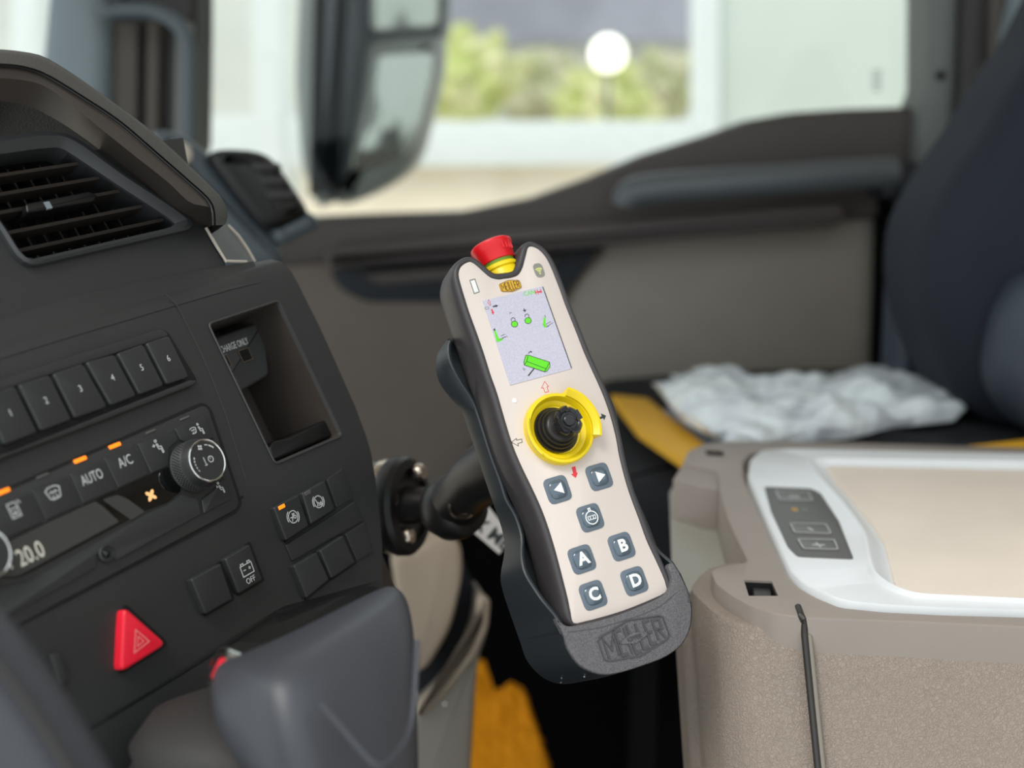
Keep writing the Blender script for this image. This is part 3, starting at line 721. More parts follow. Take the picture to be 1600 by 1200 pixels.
# knobs
def fanknob(px, py):
    c0 = FMn.hit(px, py, 0.0148) - FMn.n*.0148
    kn = obj('knob', MB().lathe([(.0128, .0012), (.0128, .0026), (.0122, .003), (.0122, .0095), (.0116, .0105), (.0112, .0136), (.0104, .0148), (.0, .0148)], c0, FMn.n, 72), M['key'], cu, sharp=30)
    G = MB()
    for rr in range(5):
        for i in range(52):
            t = 2*math.pi*(i+.5*(rr % 2))/52; d = FMn.x*math.cos(t)+FMn.y*math.sin(t); tt = FMn.n.cross(d)
            p = c0+FMn.n*(.0037+rr*.0013)+d*.0122
            e = .0005
            G.add([p-tt*e-FMn.n*e, p+tt*e-FMn.n*e, p+tt*e+FMn.n*e, p-tt*e+FMn.n*e, p+d*.0005], [(0, 1, 4), (1, 2, 4), (2, 3, 4), (3, 0, 4)])
    obj('knurling', G, M['dash2'], kn)
    obj('knob_ring', MB().lathe([(.0106, .0146), (.0108, .0150), (.0103, .0153), (.0098, .0150), (.0098, .0146)], c0, FMn.n, 64), M['chrome'], kn)
    obj('knob_face', MB().lathe([(.0099, .0148), (.0097, .01505), (.0, .01505)], c0, FMn.n, 64), M['key'], kn)
    fk = F(c0+FMn.n*.01512, FMn.x, FMn.y); sm = MB()
    for k in range(5):
        p = arc(.0078, 150+k*12, 157+k*12, 3); sm.stroke(fk, p, .0003+.00008*(5-k), 0)
    sm.stroke(fk, arc(.0078, 35, 58, 4), .0007, 0); sm.stroke(fk, arc(.0078, 62, 76, 3), .0005, 0)
    for k in range(4):
        t = k*math.pi/2+.5; x, y = -.0012+.0009*math.cos(t), .0072+.0009*math.sin(t); sm.flat(fk, circ(x, y, .0006, 8), .0001)
    sm.stroke(fk, circ(.002, 0, .0015, 14), .0004, 0, True); sm.stroke(fk, [(.002, 0), (.002, .0009)], .0003, 0)
    sm.stroke(fk, [(-.0018, .0022), (-.0018, -.0022)], .0004, 0); sm.stroke(fk, [(-.0028, -.0018), (-.001, -.0018)], .0003, 0)
    obj('dial_marks', sm, M['print'], kn, recalc=False)
fanknob(324, 719.5)
fanknob(-22, 866)
# ---- lower switches
def switch(name, pts, fr, label=None, h=.0042, m='key'):
    slab('switch_gap', [(x+dx, y+dy) for (x, y), (dx, dy) in zip(pts, ((-3, 0), (1, -4), (3, 1), (-1, 4)))], fr, -.0005, .0007, M['gap'], dash, rnd=.0012)
    return slab(name, pts, fr, 0, h, M[m], dash, bev=.0009, rnd=.0012)
def c6(*p): return [(400+x/4, 700+y/4) for x, y in p]
s1 = switch('rocker_switch', c6((112, 372), (266, 288), (333, 486), (190, 580)), FL)
s2 = switch('rocker_switch', c6((290, 280), (430, 203), (493, 382), (348, 478)), FL)
s3 = slab('blank_switch', c6((446, 196), (545, 122), (612, 312), (506, 374)), FL, 0, .0012, M['dash'], dash, bev=.0005, rnd=.001)
s4 = slab('blank_strip', c6((186, 606), (618, 334), (672, 452), (230, 708)), FL, 0, .0012, M['dash'], dash, bev=.0005, rnd=.001)
s5 = switch('blank_switch', c6((238, 735), (382, 650), (460, 822), (318, 940)), FL)
s6 = switch('blank_switch', c6((400, 640), (545, 545), (622, 715), (475, 815)), FL)
s7 = slab('blank_switch', c6((560, 536), (676, 464), (732, 650), (634, 706)), FL, 0, .0012, M['dash'], dash, bev=.0005, rnd=.001)
s8 = switch('blank_switch', [(299, 905), (345, 880), (364, 936), (322, 960)], FL)
s9 = switch('battery_switch', [(352, 873), (390, 850), (411, 906), (374, 928)], FL)
for sw, x, y, mm in ((s1, 440, 792, 'ledon'), (s2, 480.5, 770, 'ledoff')):
    a, b = FL.loc(x, y, .0042); obj('indicator', MB().prism(FL, rpoly([(a-.0024, b-.001), (a+.0024, b-.001), (a+.0024, b+.001), (a-.0024, b+.001)], .0004), .004, .0044, .0001), M[mm], sw)
brk = [C(3.1, 22), arc(4.1, 120, 200), arc(4.1, -60, 20)]
icon(s1, FL, 458, 807.5, .0043, brk+[[(-1.4, -2), (0, .2), (1.6, 1.6)], [(-2, 0), (0, .2), (0, 2)], C(.8, 8, 1.2, -.4), [(-1, -1), (1, 1.6)]], .00105, .0005)
icon(s2, FL, 497.5, 784, .0043, brk+[[(-1.6, 2), (-.8, -1), (-1.6, -2)], [(-.8, 0), (1, -1.4)], ['c', (-.2, -2), (2, -2), (1.6, -.6)]], .00105, .0005)
icon(s9, FL, 386, 889, .0043, [['c', (-3.2, -2.4), (3.2, -2.4), (3.2, 2.1), (-3.2, 2.1)], [(-2.6, 2.1), (-2.6, 3), (-1.2, 3), (-1.2, 2.1)], [(2.6, 2.1), (2.6, 3), (1.2, 3), (1.2, 2.1)], [(-2.2, 0), (-.8, 0)], [(.8, 0), (2.2, 0)], [(1.5, -.7), (1.5, .7)]], .00118, .0005)
text('OFF', FL, 392, 906, .0042, M['print'], s9, h=.0043, sx=.85)
hz = slab('hazard_button', [(194, 947), (261, 1006), (189, 1051)], FL, 0, .0055, M['red'], dash, bev=.0012, rnd=.004)
slab('hazard_gap', [(193, 940), (266, 1006), (186, 1057)], FL, -.0005, .0008, M['gap'], dash, rnd=.004)
hs_ = FL.L([(212, 984), (233, 1002), (210, 1020)], .0056); hmb = MB()
hmb.stroke(FL, hs_, .0005, .0056, True); hmb.stroke(FL, offset(ccw(hs_), .0016), .0004, .0056, True)
obj('triangle_symbol', hmb, M['pinkline'], hz, recalc=False)
# crease below the climate unit and the groove under it
for pts in ([(33, 968), (184, 880), (300, 818), (380, 776)], [(0, 1018), (60, 985), (184, 915), (330, 838)]):
    obj('groove', MB().stroke(FL, [FL.loc(x, y, 0) for x, y in pts], .0012, .0, th=.0003), M['gap'], dash, recalc=False)
# lower housing, further in
FH = F(FL.hit(360, 990)-FL.n*.03, UD, FL.y)
slab('lower_housing', [(-300, 1150), (60, 1060), (300, 960), (600, 860), (640, 960), (640, 1500), (-300, 1500)], FH, -.05, 0, M['dashwarm'], dash, bev=.004)
slab('console_lower_edge', [(-200, 1250), (120, 1135), (149, 1121), (363, 988), (440, 942), (596, 900), (598, 980), (450, 1010), (370, 1010), (160, 1140), (-200, 1330)], FL, -.03, .0, M['dash'], dash, bev=.002)
slab('small_switch', [(78, 1022), (92, 1018), (110, 1062), (96, 1070)], FL, 0, .003, M['key'], dash, bev=.0006)
rgc = FH.hit(300, 1150, 0)
obj('gaiter_collar', MB().lathe([(.074, -.01), (.074, .008), (.070, .013), (.062, .014), (.056, .008), (.056, -.01)], rgc, (FH.n*.6+Z1*.5), 64), M['dashwarm'], dash)

# ================================================================== LEVER
lv = thing('gear_lever', 'big grey gear lever knob in front of the dashboard, bottom centre-left', 'gear lever', at(520, 1300, .45))
V = [at(346, 1024, .475), at(470, 955, .505), at(606, 893, .535), at(430, 1040, .440), at(536, 975, .47), at(640, 905, .505),
     at(478, 1240, .415), at(570, 1300, .42), at(664, 1330, .455),
     at(322, 1092, .455), at(372, 1152, .435), at(452, 1330, .47), at(600, 1400, .53), at(640, 1300, .56), at(350, 1180, .52), at(661, 1040, .487)]
lm = MB()
# loft of closed sections from nose to far end
def sec(*p): return [Vector(x) for x in p]
S0 = sec(at(322, 1030, .468), at(372, 1040, .446), at(392, 1085, .434), at(380, 1160, .430), at(330, 1142, .438), at(302, 1100, .448), at(306, 1052, .460))
S1 = sec(at(350, 1010, .484), at(424, 1034, .438), at(448, 1075, .424), at(470, 1240, .412), at(440, 1290, .430), at(400, 1240, .47), at(370, 1120, .49))
S2 = sec(at(470, 957, .510), at(525, 980, .462), at(540, 1020, .448), at(560, 1300, .425), at(540, 1360, .45), at(490, 1300, .49), at(480, 1100, .52))
S3 = sec(at(585, 902, .535), at(622, 915, .505), at(640, 960, .475), at(650, 1310, .445), at(630, 1380, .47), at(590, 1320, .52), at(585, 1050, .55))
S4 = sec(at(622, 897, .550), at(645, 916, .525), at(657, 960, .500), at(664, 1310, .475), at(655, 1380, .49), at(640, 1320, .53), at(625, 1050, .56))
lm.loft([S0, S1, S2, S3, S4])
lk = obj('lever_knob', lm, M['lever'], lv, sharp=180, sub=3)
cr = [at(x, y, d-.012) for x, y, d in ((500, 1100, .436), (540, 1145, .432), (578, 1188, .430), (600, 1196, .432), (632, 1160, .445), (646, 1110, .456), (652, 1000, .47))]
obj('lever_crease', MB().tube([Vector(p) for p in smooth([tuple(p) for p in cr], 4, False)], .0012, 8), M['lever'], lv)
lr = MB(); lr.lathe([(.05, -.03), (.052, -.01), (.046, .004), (.050, .010), (.044, .022), (.047, .028), (.040, .040), (.02, .05)], at(370, 1265, .50), Z1+UD*.2, 40)
obj('gaiter', lr, M['gaiter'], lv, sharp=180)
obj('release_button', MB().lathe([(.0048, -.006), (.0048, .001), (.004, .002), (0, .002)], at(344, 1046, .472), camdir(-.8, .4, -.2), 24), M['red'], lv)
obj('button_ring', MB().lathe([(.0085, -.006), (.0085, .0), (.007, .0005), (.007, -.006)], at(340, 1040, .476), camdir(-.75, .45, -.5), 24), M['chrome'], lv)
# steering wheel rim
sw = thing('steering_wheel', 'steering wheel rim cut off by the lower left corner', 'steering wheel', at(20, 1300, .36))
wp = [at(x, y, .36) for x, y in smooth([(-230, 900), (-150, 950), (-68, 1018), (-8, 1092), (46, 1172), (96, 1260), (140, 1360), (170, 1480)], 6, False)]
obj('rim', MB().tube(wp, .0175, 28), M['wheel'], sw)
wq = [at(x, y, .352) for x, y in smooth([(-200, 858), (-110, 905), (-24, 962), (36, 1032), (92, 1108), (146, 1196), (190, 1290), (220, 1400)], 6, False)]
obj('rim_seam', MB().tube([p*.5+q*.5+(CAM-p).normalized()*.0145 for p, q in zip(wp, wq)], .0016, 8), M['gaiter'], sw)

# ================================================================== REMOTE AND HOLDER
rx = Vector((95, 23.5, 0)).normalized()*.906 + Vector((0, 0, .42))
ry = Vector((-44, 130.5, 0)).normalized()*.98 + Vector((0, 0, .20))
FRm = F(at(862, 700, .60), camdir(*rx), camdir(*ry))
rem = thing('remote_control', 'cream and black handheld remote control with colour display and yellow joystick', 'remote control', FRm.hit(970, 1000, -.03))
cream = [(731, 410), (720, 417), (716, 429), (720, 447), (726, 467), (734, 492), (745, 522), (757, 557), (766, 586), (776, 614), (783, 638), (790, 662), (800, 694), (813, 726), (829, 759), (842, 787), (853, 815), (864, 849), (872, 878), (880, 909), (887, 937), (891, 957), (896, 974),
         (915, 971), (935, 966), (972, 955), (1010, 940), (1039, 926), (1040, 914), (1033, 895), (1021, 869), (1009, 843), (998, 812), (987, 783), (978, 756), (971, 730), (966, 708), (962, 685), (955, 657), (946, 629), (935, 602), (924, 578), (912, 551), (902, 525), (892, 500), (882, 475), (875, 455), (867, 434), (860, 417), (852, 402), (842, 391), (832, 386), (825, 387), (822, 396), (819, 408), (815, 421), (809, 430), (800, 434), (788, 436), (777, 437), (766, 434), (757, 427), (746, 417), (738, 411)]
cr2 = ccw(smooth(FRm.L(cream), 3))
fp = obj('faceplate', MB().prism(FRm, cr2, -.002, .0006, .0004, 2), M['cream'], rem)
def rg(d, h, it=2): return [FRm.w(a, b, h) for a, b in relax(offset(cr2, -d), it)]
rb_ = MB(); rb_.loft([rg(-.0002, -.002, 0), rg(-.0001, .0003, 0), rg(.0012, .0013), rg(.0026, .0010, 3), rg(.0038, -.0008, 4), rg(.0044, -.0040, 5), rg(.0046, -.010, 6), rg(.0042, -.020, 7), rg(.0030, -.026, 7), rg(.0, -.029, 7)], cap0=False)
obj('rubber_body', rb_, M['rubber'], rem, sharp=70)
HF = .0006
def rl(px, py, h=HF): return FRm.loc(px, py, h)
# display
dsp = slab('display', [(754, 470), (848, 447), (893, 576), (797, 602)], FRm, .0, .0009, M['screen'], rem)
HD = .00095
dd = MB(); dd.stroke(FRm, [rl(848, 448, HD), rl(893, 575, HD)], .0005, HD); obj('display_edge', dd, M['screenedge'], dsp, recalc=False)
def px_strokes(name, strokes, m, parent=dsp, wd=.0003, h=HD, fills=()):
    mb = MB()
    for st in strokes:
        cl = st[0] == 'c'; mb.stroke(FRm, [rl(x, y, h) for x, y in (st[1:] if cl else st)], wd, h, cl)
    for f in fills: mb.flat(FRm, [rl(x, y, h) for x, y in f], h+.00005)
    return obj(name, mb, M[m], parent, recalc=False)
def c8(*p): return [(740+x*170/1200, 440+y*170/1200) for x, y in p]
px_strokes('arrow_symbol', [['c']+c8((165, 200), (185, 225), (180, 228), (190, 262), (178, 265), (165, 235), (155, 235))], 'pred', wd=.0002)
px_strokes('arrow_symbol', [], 'pred', fills=[c8((190, 306), (208, 302), (216, 332), (226, 330), (218, 366), (196, 342), (204, 338))])
px_strokes('arrow_symbol', [], 'pdark', fills=[c8((210, 270), (240, 262), (238, 254), (272, 264), (248, 286), (246, 276), (214, 284))])
px_strokes('arrow_symbol', [['c']+c8((122, 292), (140, 282), (166, 282), (170, 298), (132, 308))], 'printgrey', wd=.0002)
for i, (cx, cy) in enumerate(((451, 468), (600, 430))):
    body = [c8((cx+35*math.cos(t), cy+33*math.sin(t)))[0] for t in [2*math.pi*k/20 for k in range(20)]]
    lk_ = px_strokes('padlock_symbol', [], 'pgreen', fills=[body])
    sh = [(cx-34, cy-30), (cx-38, cy-55), (cx-20, cy-70), (cx+2, cy-64), (cx+10, cy-34)] if i == 0 else [(cx-36, cy-42), (cx-32, cy-62), (cx-14, cy-74), (cx+4, cy-66), (cx+14, cy-34)]
    px_strokes('padlock_shackle', [c8(*sh), ['c']+body], 'pdark', parent=dsp, wd=.00028, h=HD+.00006)
px_strokes('arrow_symbol', [c8((404, 360), (396, 345), (412, 338), (424, 350))], 'printgrey', wd=.00025)
px_strokes('arrow_symbol', [c8((556, 296), (564, 326)), c8((546, 314), (564, 328), (578, 310))], 'pdark', wd=.00045)
px_strokes('crane_arm_symbol', [c8((282, 640), (318, 632), (345, 606)), c8((300, 600), (345, 580)), c8((312, 622), (372, 604))], 'pdark', wd=.0002)
px_strokes('crane_arm_symbol', [], 'pgreen', fills=[c8((224, 540), (242, 536), (264, 596), (282, 634), (270, 668), (254, 662), (240, 604)), c8((282, 630), (318, 626), (322, 640), (276, 668))])
px_strokes('crane_arm_symbol', [], 'pdark', fills=[c8((218, 524), (232, 514), (242, 536), (224, 546))])
px_strokes('crane_arm_symbol', [], 'pgreen', fills=[c8((774, 400), (794, 392), (794, 440), (782, 500), (762, 480)), c8((780, 470), (806, 478), (800, 498), (778, 508))])
px_strokes('crane_arm_symbol', [c8((778, 378), (790, 376), (792, 396)), c8((798, 470), (850, 440)), c8((812, 492), (876, 452)), c8((800, 500), (830, 492))], 'pdark', wd=.00022)
con_ = px_strokes('container_symbol', [], 'pgreen', fills=[c8((574, 812), (606, 812), (838, 888), (842, 938), (806, 990), (780, 994), (560, 920), (554, 890))])
px_strokes('container_outline', [['c']+c8((576, 812), (606, 812), (838, 888), (842, 938), (806, 990), (780, 994), (560, 920), (554, 890)), c8((600, 820), (586, 880), (800, 962), (838, 890)), c8((586, 880), (560, 916)), c8((800, 962), (782, 990))], 'pdark', parent=dsp, wd=.00028, h=HD+.00006)
px_strokes('ram_symbol', [], 'pdark', fills=[c8((664, 952), (684, 948), (612, 1040), (594, 1040))])
px_strokes('arrow_symbol', [c8((606, 792), (620, 774), (640, 774))], 'pdark', wd=.0004)
px_strokes('arrow_symbol', [], 'pdark', fills=[c8((622, 760), (644, 772), (636, 790))])
px_strokes('arrow_symbol', [['c']+c8((548, 950), (566, 966), (556, 980), (546, 966))], 'printgrey', wd=.0002)
px_strokes('axle_symbol', [c8((676, 94), (692, 142)), c8((700, 88), (716, 140)), c8((736, 84), (752, 126)), c8((684, 118), (744, 104)), c8((708, 112), (744, 118))], 'pred', wd=.00042)
text('CAN', FRm, 827, 458, .0034, M['pgreen'], dsp, h=HD, rot=0)
# print on the faceplate
px_strokes('battery_symbol', [['c', (734, 438), (742, 436), (749, 456), (741, 459)]], 'printgrey', parent=fp, wd=.0005, h=HF)
px_strokes('battery_symbol', [], 'white', parent=fp, h=HF, fills=[[(735.5, 440), (741.5, 438), (747, 455), (741.5, 457)]])
pp = rl(842, 422.5); pill = MB(); pill.prism(FRm, rpoly([(pp[0]-.0029, pp[1]-.0042), (pp[0]+.0029, pp[1]-.0042), (pp[0]+.0029, pp[1]+.0042), (pp[0]-.0029, pp[1]+.0042)], .0028), .0004, .0008)
pil = obj('signal_window', pill, M['pill'], fp)
wf = MB()
for r in (.0010, .0020, .0030): wf.stroke(FRm, arc(r, 50, 130, 8, pp[0], pp[1]-.0018), .00045, .0008)
wf.flat(FRm, circ(pp[0], pp[1]-.0020, .0004, 10), .00086); obj('signal_symbol', wf, M['pyel'], pil, recalc=False)
px_strokes('arrow_print', [['c', (851, 596), (857, 604), (854.5, 604.5), (857, 612), (851.5, 613), (849, 606), (846, 606.5)]], 'pred', parent=fp, wd=.0003, h=HF)
px_strokes('arrow_print', [], 'pdark', parent=fp, h=HF, fills=[[(933, 653), (940, 650.5), (939, 646), (947, 649.5), (944, 657), (942.5, 653.5), (934.5, 656)]])
px_strokes('arrow_print', [['c', (799, 691), (807, 685), (807, 688), (815, 686), (816, 691), (809, 693), (810, 697)]], 'pdark', parent=fp, wd=.0003, h=HF)
px_strokes('arrow_print', [], 'pred', parent=fp, h=HF, fills=[[(893, 730), (899, 728.5), (901, 739), (903, 738.5), (899.5, 747), (892, 741), (895.5, 740)]])
a, b = rl(804, 626); obj('light_sensor', MB().prism(FRm, circ(a, b, .0014, 16), .0004, .0009, .0002), M['white'], fp)
def hexlogo(fr, cx, cy, W, Hh, parent, mplate, mlet, h, th, outline, base=True, tilt=0.0, letter_bold=.0):
    """lozenge badge with letters that grow taller towards its middle"""
    q = ccw([(-W/2, -Hh*.26), (-W*.44, -Hh*.34), (0, -Hh/2), (W*.44, -Hh*.34), (W/2, -Hh*.26), (W/2, Hh*.26), (W*.44, Hh*.34), (0, Hh/2), (-W*.44, Hh*.34), (-W/2, Hh*.26)])
    q = [(cx+x, cy+y) for x, y in q]
    if base: pl_ = obj('badge', MB().prism(fr, q, h-.0003, h+.0002), M[mplate], parent)
    else: pl_ = parent
    ol = MB(); ol.stroke(fr, offset(q, W*.012), W*.014, h+(.0002 if base else 0), True, th)
    obj('badge_outline', ol, M[mlet], parent, recalc=False)
    hh = h+(.0002 if base else 0); n7 = 'MEILLER'; ws = [.15, .085, .02, .08, .08, .085, .10]; xs = []; cur = -.42; gp_ = (.84-sum(ws))/6
    for w_ in ws: xs.append(cur+w_/2); cur += w_+gp_
    for ch, x, ww in zip(n7, xs, ws):
        H_ = Hh*(.74-.62*abs(x)); Hm = H_
        # glyph outline in unit box, as blocky strokes
        g = {'M': [[(0, 0), (0, 1), (.5, .35), (1, 1), (1, 0)]], 'E': [[(1, 0), (0, 0), (0, 1), (1, 1)], [(0, .5), (.85, .5)]], 'I': [[(.5, 0), (.5, 1)]], 'L': [[(0, 1), (0, 0), (1, 0)]], 'R': [[(0, 0), (0, 1), (1, 1), (1, .5), (0, .5)], [(.45, .5), (1, 0)]]}[ch]
        m_ = MB(); wl = W*ww
        for st in g: m_.stroke(fr, [(cx+x*W-wl/2+p[0]*wl, cy-Hm/2+p[1]*Hm) for p in st], W*(.030 if not base else .024), hh, False, th)
        obj('letter', m_, M[mlet], parent, recalc=False)
    return pl_
a, b = rl(797, 447)
hexlogo(FRm, a, b, .0125, .0068, fp, 'badge', 'pblack', HF+.0003, .0001, True)
# push buttons
def pbtn(px, py, kind):
    a, b = rl(px, py); s = .0068
    q = rpoly([(a-s, b-s), (a+s, b-s), (a+s, b+s), (a-s, b+s)], .0034)
    B_ = obj('push_button', MB().prism(FRm, q, .0002, .0011, .0003), M['btn'], rem)
    q2 = ccw(rpoly([(a-s*.74, b-s*.74), (a+s*.74, b-s*.74), (a+s*.74, b+s*.74), (a-s*.74, b+s*.74)], .004))
    D = MB(); D.loft([[FRm.w(x, y, h) for x, y in offset(q2, d)] for d, h in ((0, .0010), (.0002, .0014), (.0007, .0018), (.0013, .0021), (.0020, .0023), (.0028, .0024))], cap0=False)
    obj('button_dome', D, M['btndome'], B_, sharp=80)
    h = .0026
    if kind in 'ABCD': text(kind, FRm, 0, 0, .0088, M['white'], B_, 'letter', h=h, loc=(a, b), bold=.00036)
    elif kind in '<>':
        d = -1 if kind == '<' else 1; t = MB(); t.prism(FRm, [(a+d*.0030, b), (a-d*.0022, b+.0030), (a-d*.0022, b-.0030)], h-.0004, h+.0001)
        obj('arrow_symbol', t, M['white'], B_)
    else:
        t = MB(); t.stroke(FRm, circ(a, b-.0003, .0034, 24), .0006, h, True)
        t.stroke(FRm, [(a-.0005, b+.0031), (a-.0005, b+.0046), (a+.0005, b+.0046), (a+.0005, b+.0031)], .0006, h)
        t.stroke(FRm, circ(a, b-.0003, .0010, 12), .0004, h, True)
        t.stroke(FRm, [(a-.0022, b-.0012), (a-.0022, b+.0006), (a+.0022, b+.0006), (a+.0022, b-.0012)], .0004, h, True)
        obj('camera_symbol', t, M['white'], B_, recalc=False)
for x, y, k in ((871, 765, '<'), (936, 745, '>'), (922, 809, 'cam'), (909, 874, 'A'), (971, 854, 'B'), (926.5, 930, 'C'), (991, 908, 'D')): pbtn(x, y, k)
# joystick
jc = FRm.hit(871, 672, .001)
yg = obj('joystick_guard', MB().lathe([(.0190, -.001), (.0192, .0038), (.0186, .0048), (.0172, .0050), (.0166, .0040), (.0156, .0016), (.0136, .0010), (.0128, .0002), (0, .0002)], jc, FRm.n, 72), M['yellow'], rem, sharp=30)
for a0, a1, r in ((-28, 62, .0222), (150, 215, .0200)):
    a0, a1 = math.radians(a0), math.radians(a1)
    prof = [(.0172, .0), (.0176, .0064), (r-.0016, .0084), (r-.0004, .0082), (r-.0014, .0), ]
    g_ = MB(); e1 = FRm.x; seg = 18; R_ = []
    for i in range(seg+1):
        t = a0+(a1-a0)*i/seg; d = FRm.x*math.cos(t)+FRm.y*math.sin(t)
        R_.append([jc+d*rr+FRm.n*(hh if r > .021 else hh*.75) for rr, hh in prof])
    g_.loft(R_); obj('guard_lip', g_, M['yellow'], yg, sharp=30)
ja = (FRm.n+FRm.x*.06+FRm.y*.05).normalized()
prof = [(.0124, .0002), (.0126, .0010), (.0122, .0017), (.0111, .0015), (.0112, .0024), (.0114, .0030), (.0108, .0037), (.0098, .0035), (.0098, .0044), (.0100, .0050), (.0094, .0057), (.0084, .0055), (.0084, .0062), (.0082, .0070), (.0070, .0078), (.0, .0080)]
bw = obj('joystick_boot', MB().lathe(prof, jc-FRm.x*.0012, ja, 48), M['bellows'], rem, sharp=60)
kc = jc-FRm.x*.0006+ja*.0058
ks = MB(); ks.lathe([(.0052, 0), (.0050, .003), (.0070, .0055), (.0078, .0075), (.0078, .0095), (.0066, .0108), (.0052, .0106), (.0046, .0098), (0, .0096)], kc, ja, 64,
                    rfun=lambda i, r, h: 1-(.16*max(0, math.cos(4*2*math.pi*i/64))**2 if r > .005 else 0))
jk = obj('joystick_cap', ks, M['knobblk'], rem, sharp=50)
fj = F(kc+ja*.0104, (FRm.x-ja*FRm.x.dot(ja)), FRm.y)
for k in range(4):
    t = math.radians(15+90*k); d = fj.x*math.cos(t)+fj.y*math.sin(t); e = fj.n.cross(d)
    c = kc+d*.0063+ja*.0100
    b_ = MB(); b_.loft([[c-d*.0012+e*q-ja*.002, c-d*.0012+e*q+ja*.0008, c+d*.0008+e*q+ja*.0011, c+d*.0018+e*q-ja*.002] for q in (-.0026, -.002, .002, .0026)])
    obj('cap_lug', b_, M['knobblk'], jk)
obj('cap_centre', MB().lathe([(.0034, 0), (.0034, .0014), (.0029, .0018), (0, .0018)], kc+ja*.0094, ja, 8), M['knobblk'], jk)
# emergency stop
ebase = FRm.hit(789, 438, -.010); eax = (FRm.y+FRm.x*-.06).normalized()
es = obj('stop_collar', MB().lathe([(.0098, -.010), (.0098, .0045), (.0092, .0058), (.0104, .0062), (.0104, .0078), (.0096, .0086), (0, .0086)], ebase, eax, 48), M['yellow'], rem, sharp=30)
obj('stop_ring', MB().lathe([(.0092, .0084), (.0094, .0112), (0, .0110)], ebase, eax, 48), M['green'], rem)
sb = obj('stop_button', MB().lathe([(.0092, .0104), (.0102, .0107), (.0110, .0170), (.0121, .0198), (.0118, .0214), (.0104, .0224), (0, .0228)], ebase, eax, 64), M['estopred'], rem, sharp=35)
nm = MB()
for k in range(4):
    t = FRm.n*math.cos(.12+.22*k)+FRm.x*math.sin(.12+.22*k); nm.box(ebase+eax*.0178+t*.0110, eax*.0055, t.cross(eax)*.0005, t*.0012)
obj('grip_notch', nm, M['pred'], sb)
# ---- holder
hd = thing('remote_holder', 'dark plastic cradle holding the remote, with an embossed cup at its foot', 'holder', FRm.hit(985, 1050, -.02))
front = [(701, 532), (698, 548), (703, 570), (717, 597), (736, 627), (747, 656), (765, 713), (780, 753), (789, 782), (803, 806), (813, 838), (813, 868), (818, 895), (834, 922), (848, 942), (868, 966), (880, 990), (887, 1012)]
fz = [-.020]*9+[-.0195, -.018, -.0155, -.0125, -.0095, -.0065, -.0035, -.0005, .0028]
backp = [(700, 530), (686, 548), (681, 570), (686, 597), (704, 622), (721, 641), (732, 672), (747, 716), (760, 756), (769, 782), (783, 823), (789, 856), (782, 900), (786, 925), (794, 950), (808, 990), (816, 1012), (822, 1030)]
bz = [-.034]*10+[-.038]*8
A = [FRm.hit(x, y, z) for (x, y), z in zip(front, fz)]; Bk = [FRm.hit(x, y, z) for (x, y), z in zip(backp, bz)]
A = resample(smooth([tuple(p) for p in A], 3, False), 50); Bk = resample(smooth([tuple(p) for p in Bk], 3, False), 50)
th = FRm.x*.0022
wall = MB(); mid_ = [a.lerp(b, .5)-FRm.x*.0008 for a, b in zip(A, Bk)]
wall.loft([[b+th for b in Bk], Bk, mid_, A, [a+FRm.n*.0006+th*.4 for a in A], [a+th for a in A], [b+th for b in Bk]], closed=False)
obj('side_wall', wall, M['holder'], hd, sharp=40)
wr = MB(); mir = lambda p, c: p-FRm.x*2*((p-FRm.o).dot(FRm.x)-c)
# back plate, follows the body outline
bpz = -.033
bpo = ccw(FRm.L([(704, 532), (694, 552), (692, 572), (700, 596), (716, 622), (738, 660), (760, 730), (786, 800), (800, 860), (800, 900), (815, 960), (840, 1020), (960, 1020), (1040, 980), (1040, 900), (1010, 820), (975, 740), (960, 640), (930, 580), (870, 540), (780, 520)], bpz))
obj('back_plate', MB().prism(FRm, rpoly(bpo, .006), -.037, -.030, .001), M['holder'], hd)
# right side wall (its top edge shows beside the body at lower right)
Ar = [FRm.hit(x, y, z) for (x, y), z in zip([(1004, 812), (1018, 842), (1032, 861), (1052, 878), (1064, 897), (1074, 920), (1080, 940)], (-.02, -.014, -.008, -.002, .002, .004, .0046))]
Br = [FRm.w(*FRm.loc(0, 0), 0) for _ in Ar]
Br = [a - FRm.n*((a-FRm.o).dot(FRm.n)+.036) for a in Ar]
obj('side_wall', MB().loft([[b-th for b in Br], Br, Ar, [a+FRm.n*.0006-th*.4 for a in Ar], [a-th for a in Ar], [b-th for b in Br]], closed=False), M['holder'], hd, sharp=40)
# cup front
cupf = [(868, 966), (880, 990), (887, 1012), (902, 1035), (921, 1048), (945, 1054), (972, 1050), (1010, 1038), (1042, 1025), (1065, 1007), (1077, 985), (1081, 962), (1079, 937), (1070, 912), (1062, 896), (1052, 880), (1044, 884), (1050, 900), (1049, 914), (1040, 929), (1010, 944), (972, 959), (935, 970), (896, 978), (882, 976)]
cf = ccw(smooth(FRm.L(cupf, .0046), 3))
CU = MB(); CU.prism(FRm, cf, .0008, .0046, .0008)
cup = obj('cup_front', CU, M['cup'], hd, sharp=50)
bot = resample(smooth([tuple(FRm.hit(x, y, .0040)) for x, y in cupf[1:15]], 3, False), 48)
bz2 = [FRm.hit(x, y, -.038) for x, y in ((812, 1000), (822, 1030), (840, 1052), (860, 1065), (884, 1069), (920, 1062), (960, 1050), (1000, 1035), (1020, 1010), (1030, 980), (1028, 950), (1022, 920), (1016, 900))]
bz2 = resample(smooth([tuple(p) for p in bz2], 3, False), 48)
inb = [p+(FRm.y*.002) for p in bz2]
obj('cup_base', MB().loft([bz2, [a.lerp(b, .5)+(a.lerp(b, .5)-FRm.hit(960, 940, -.02)).normalized()*.0006 for a, b in zip(bz2, bot)], bot], closed=False), M['holder'], hd, sharp=60)
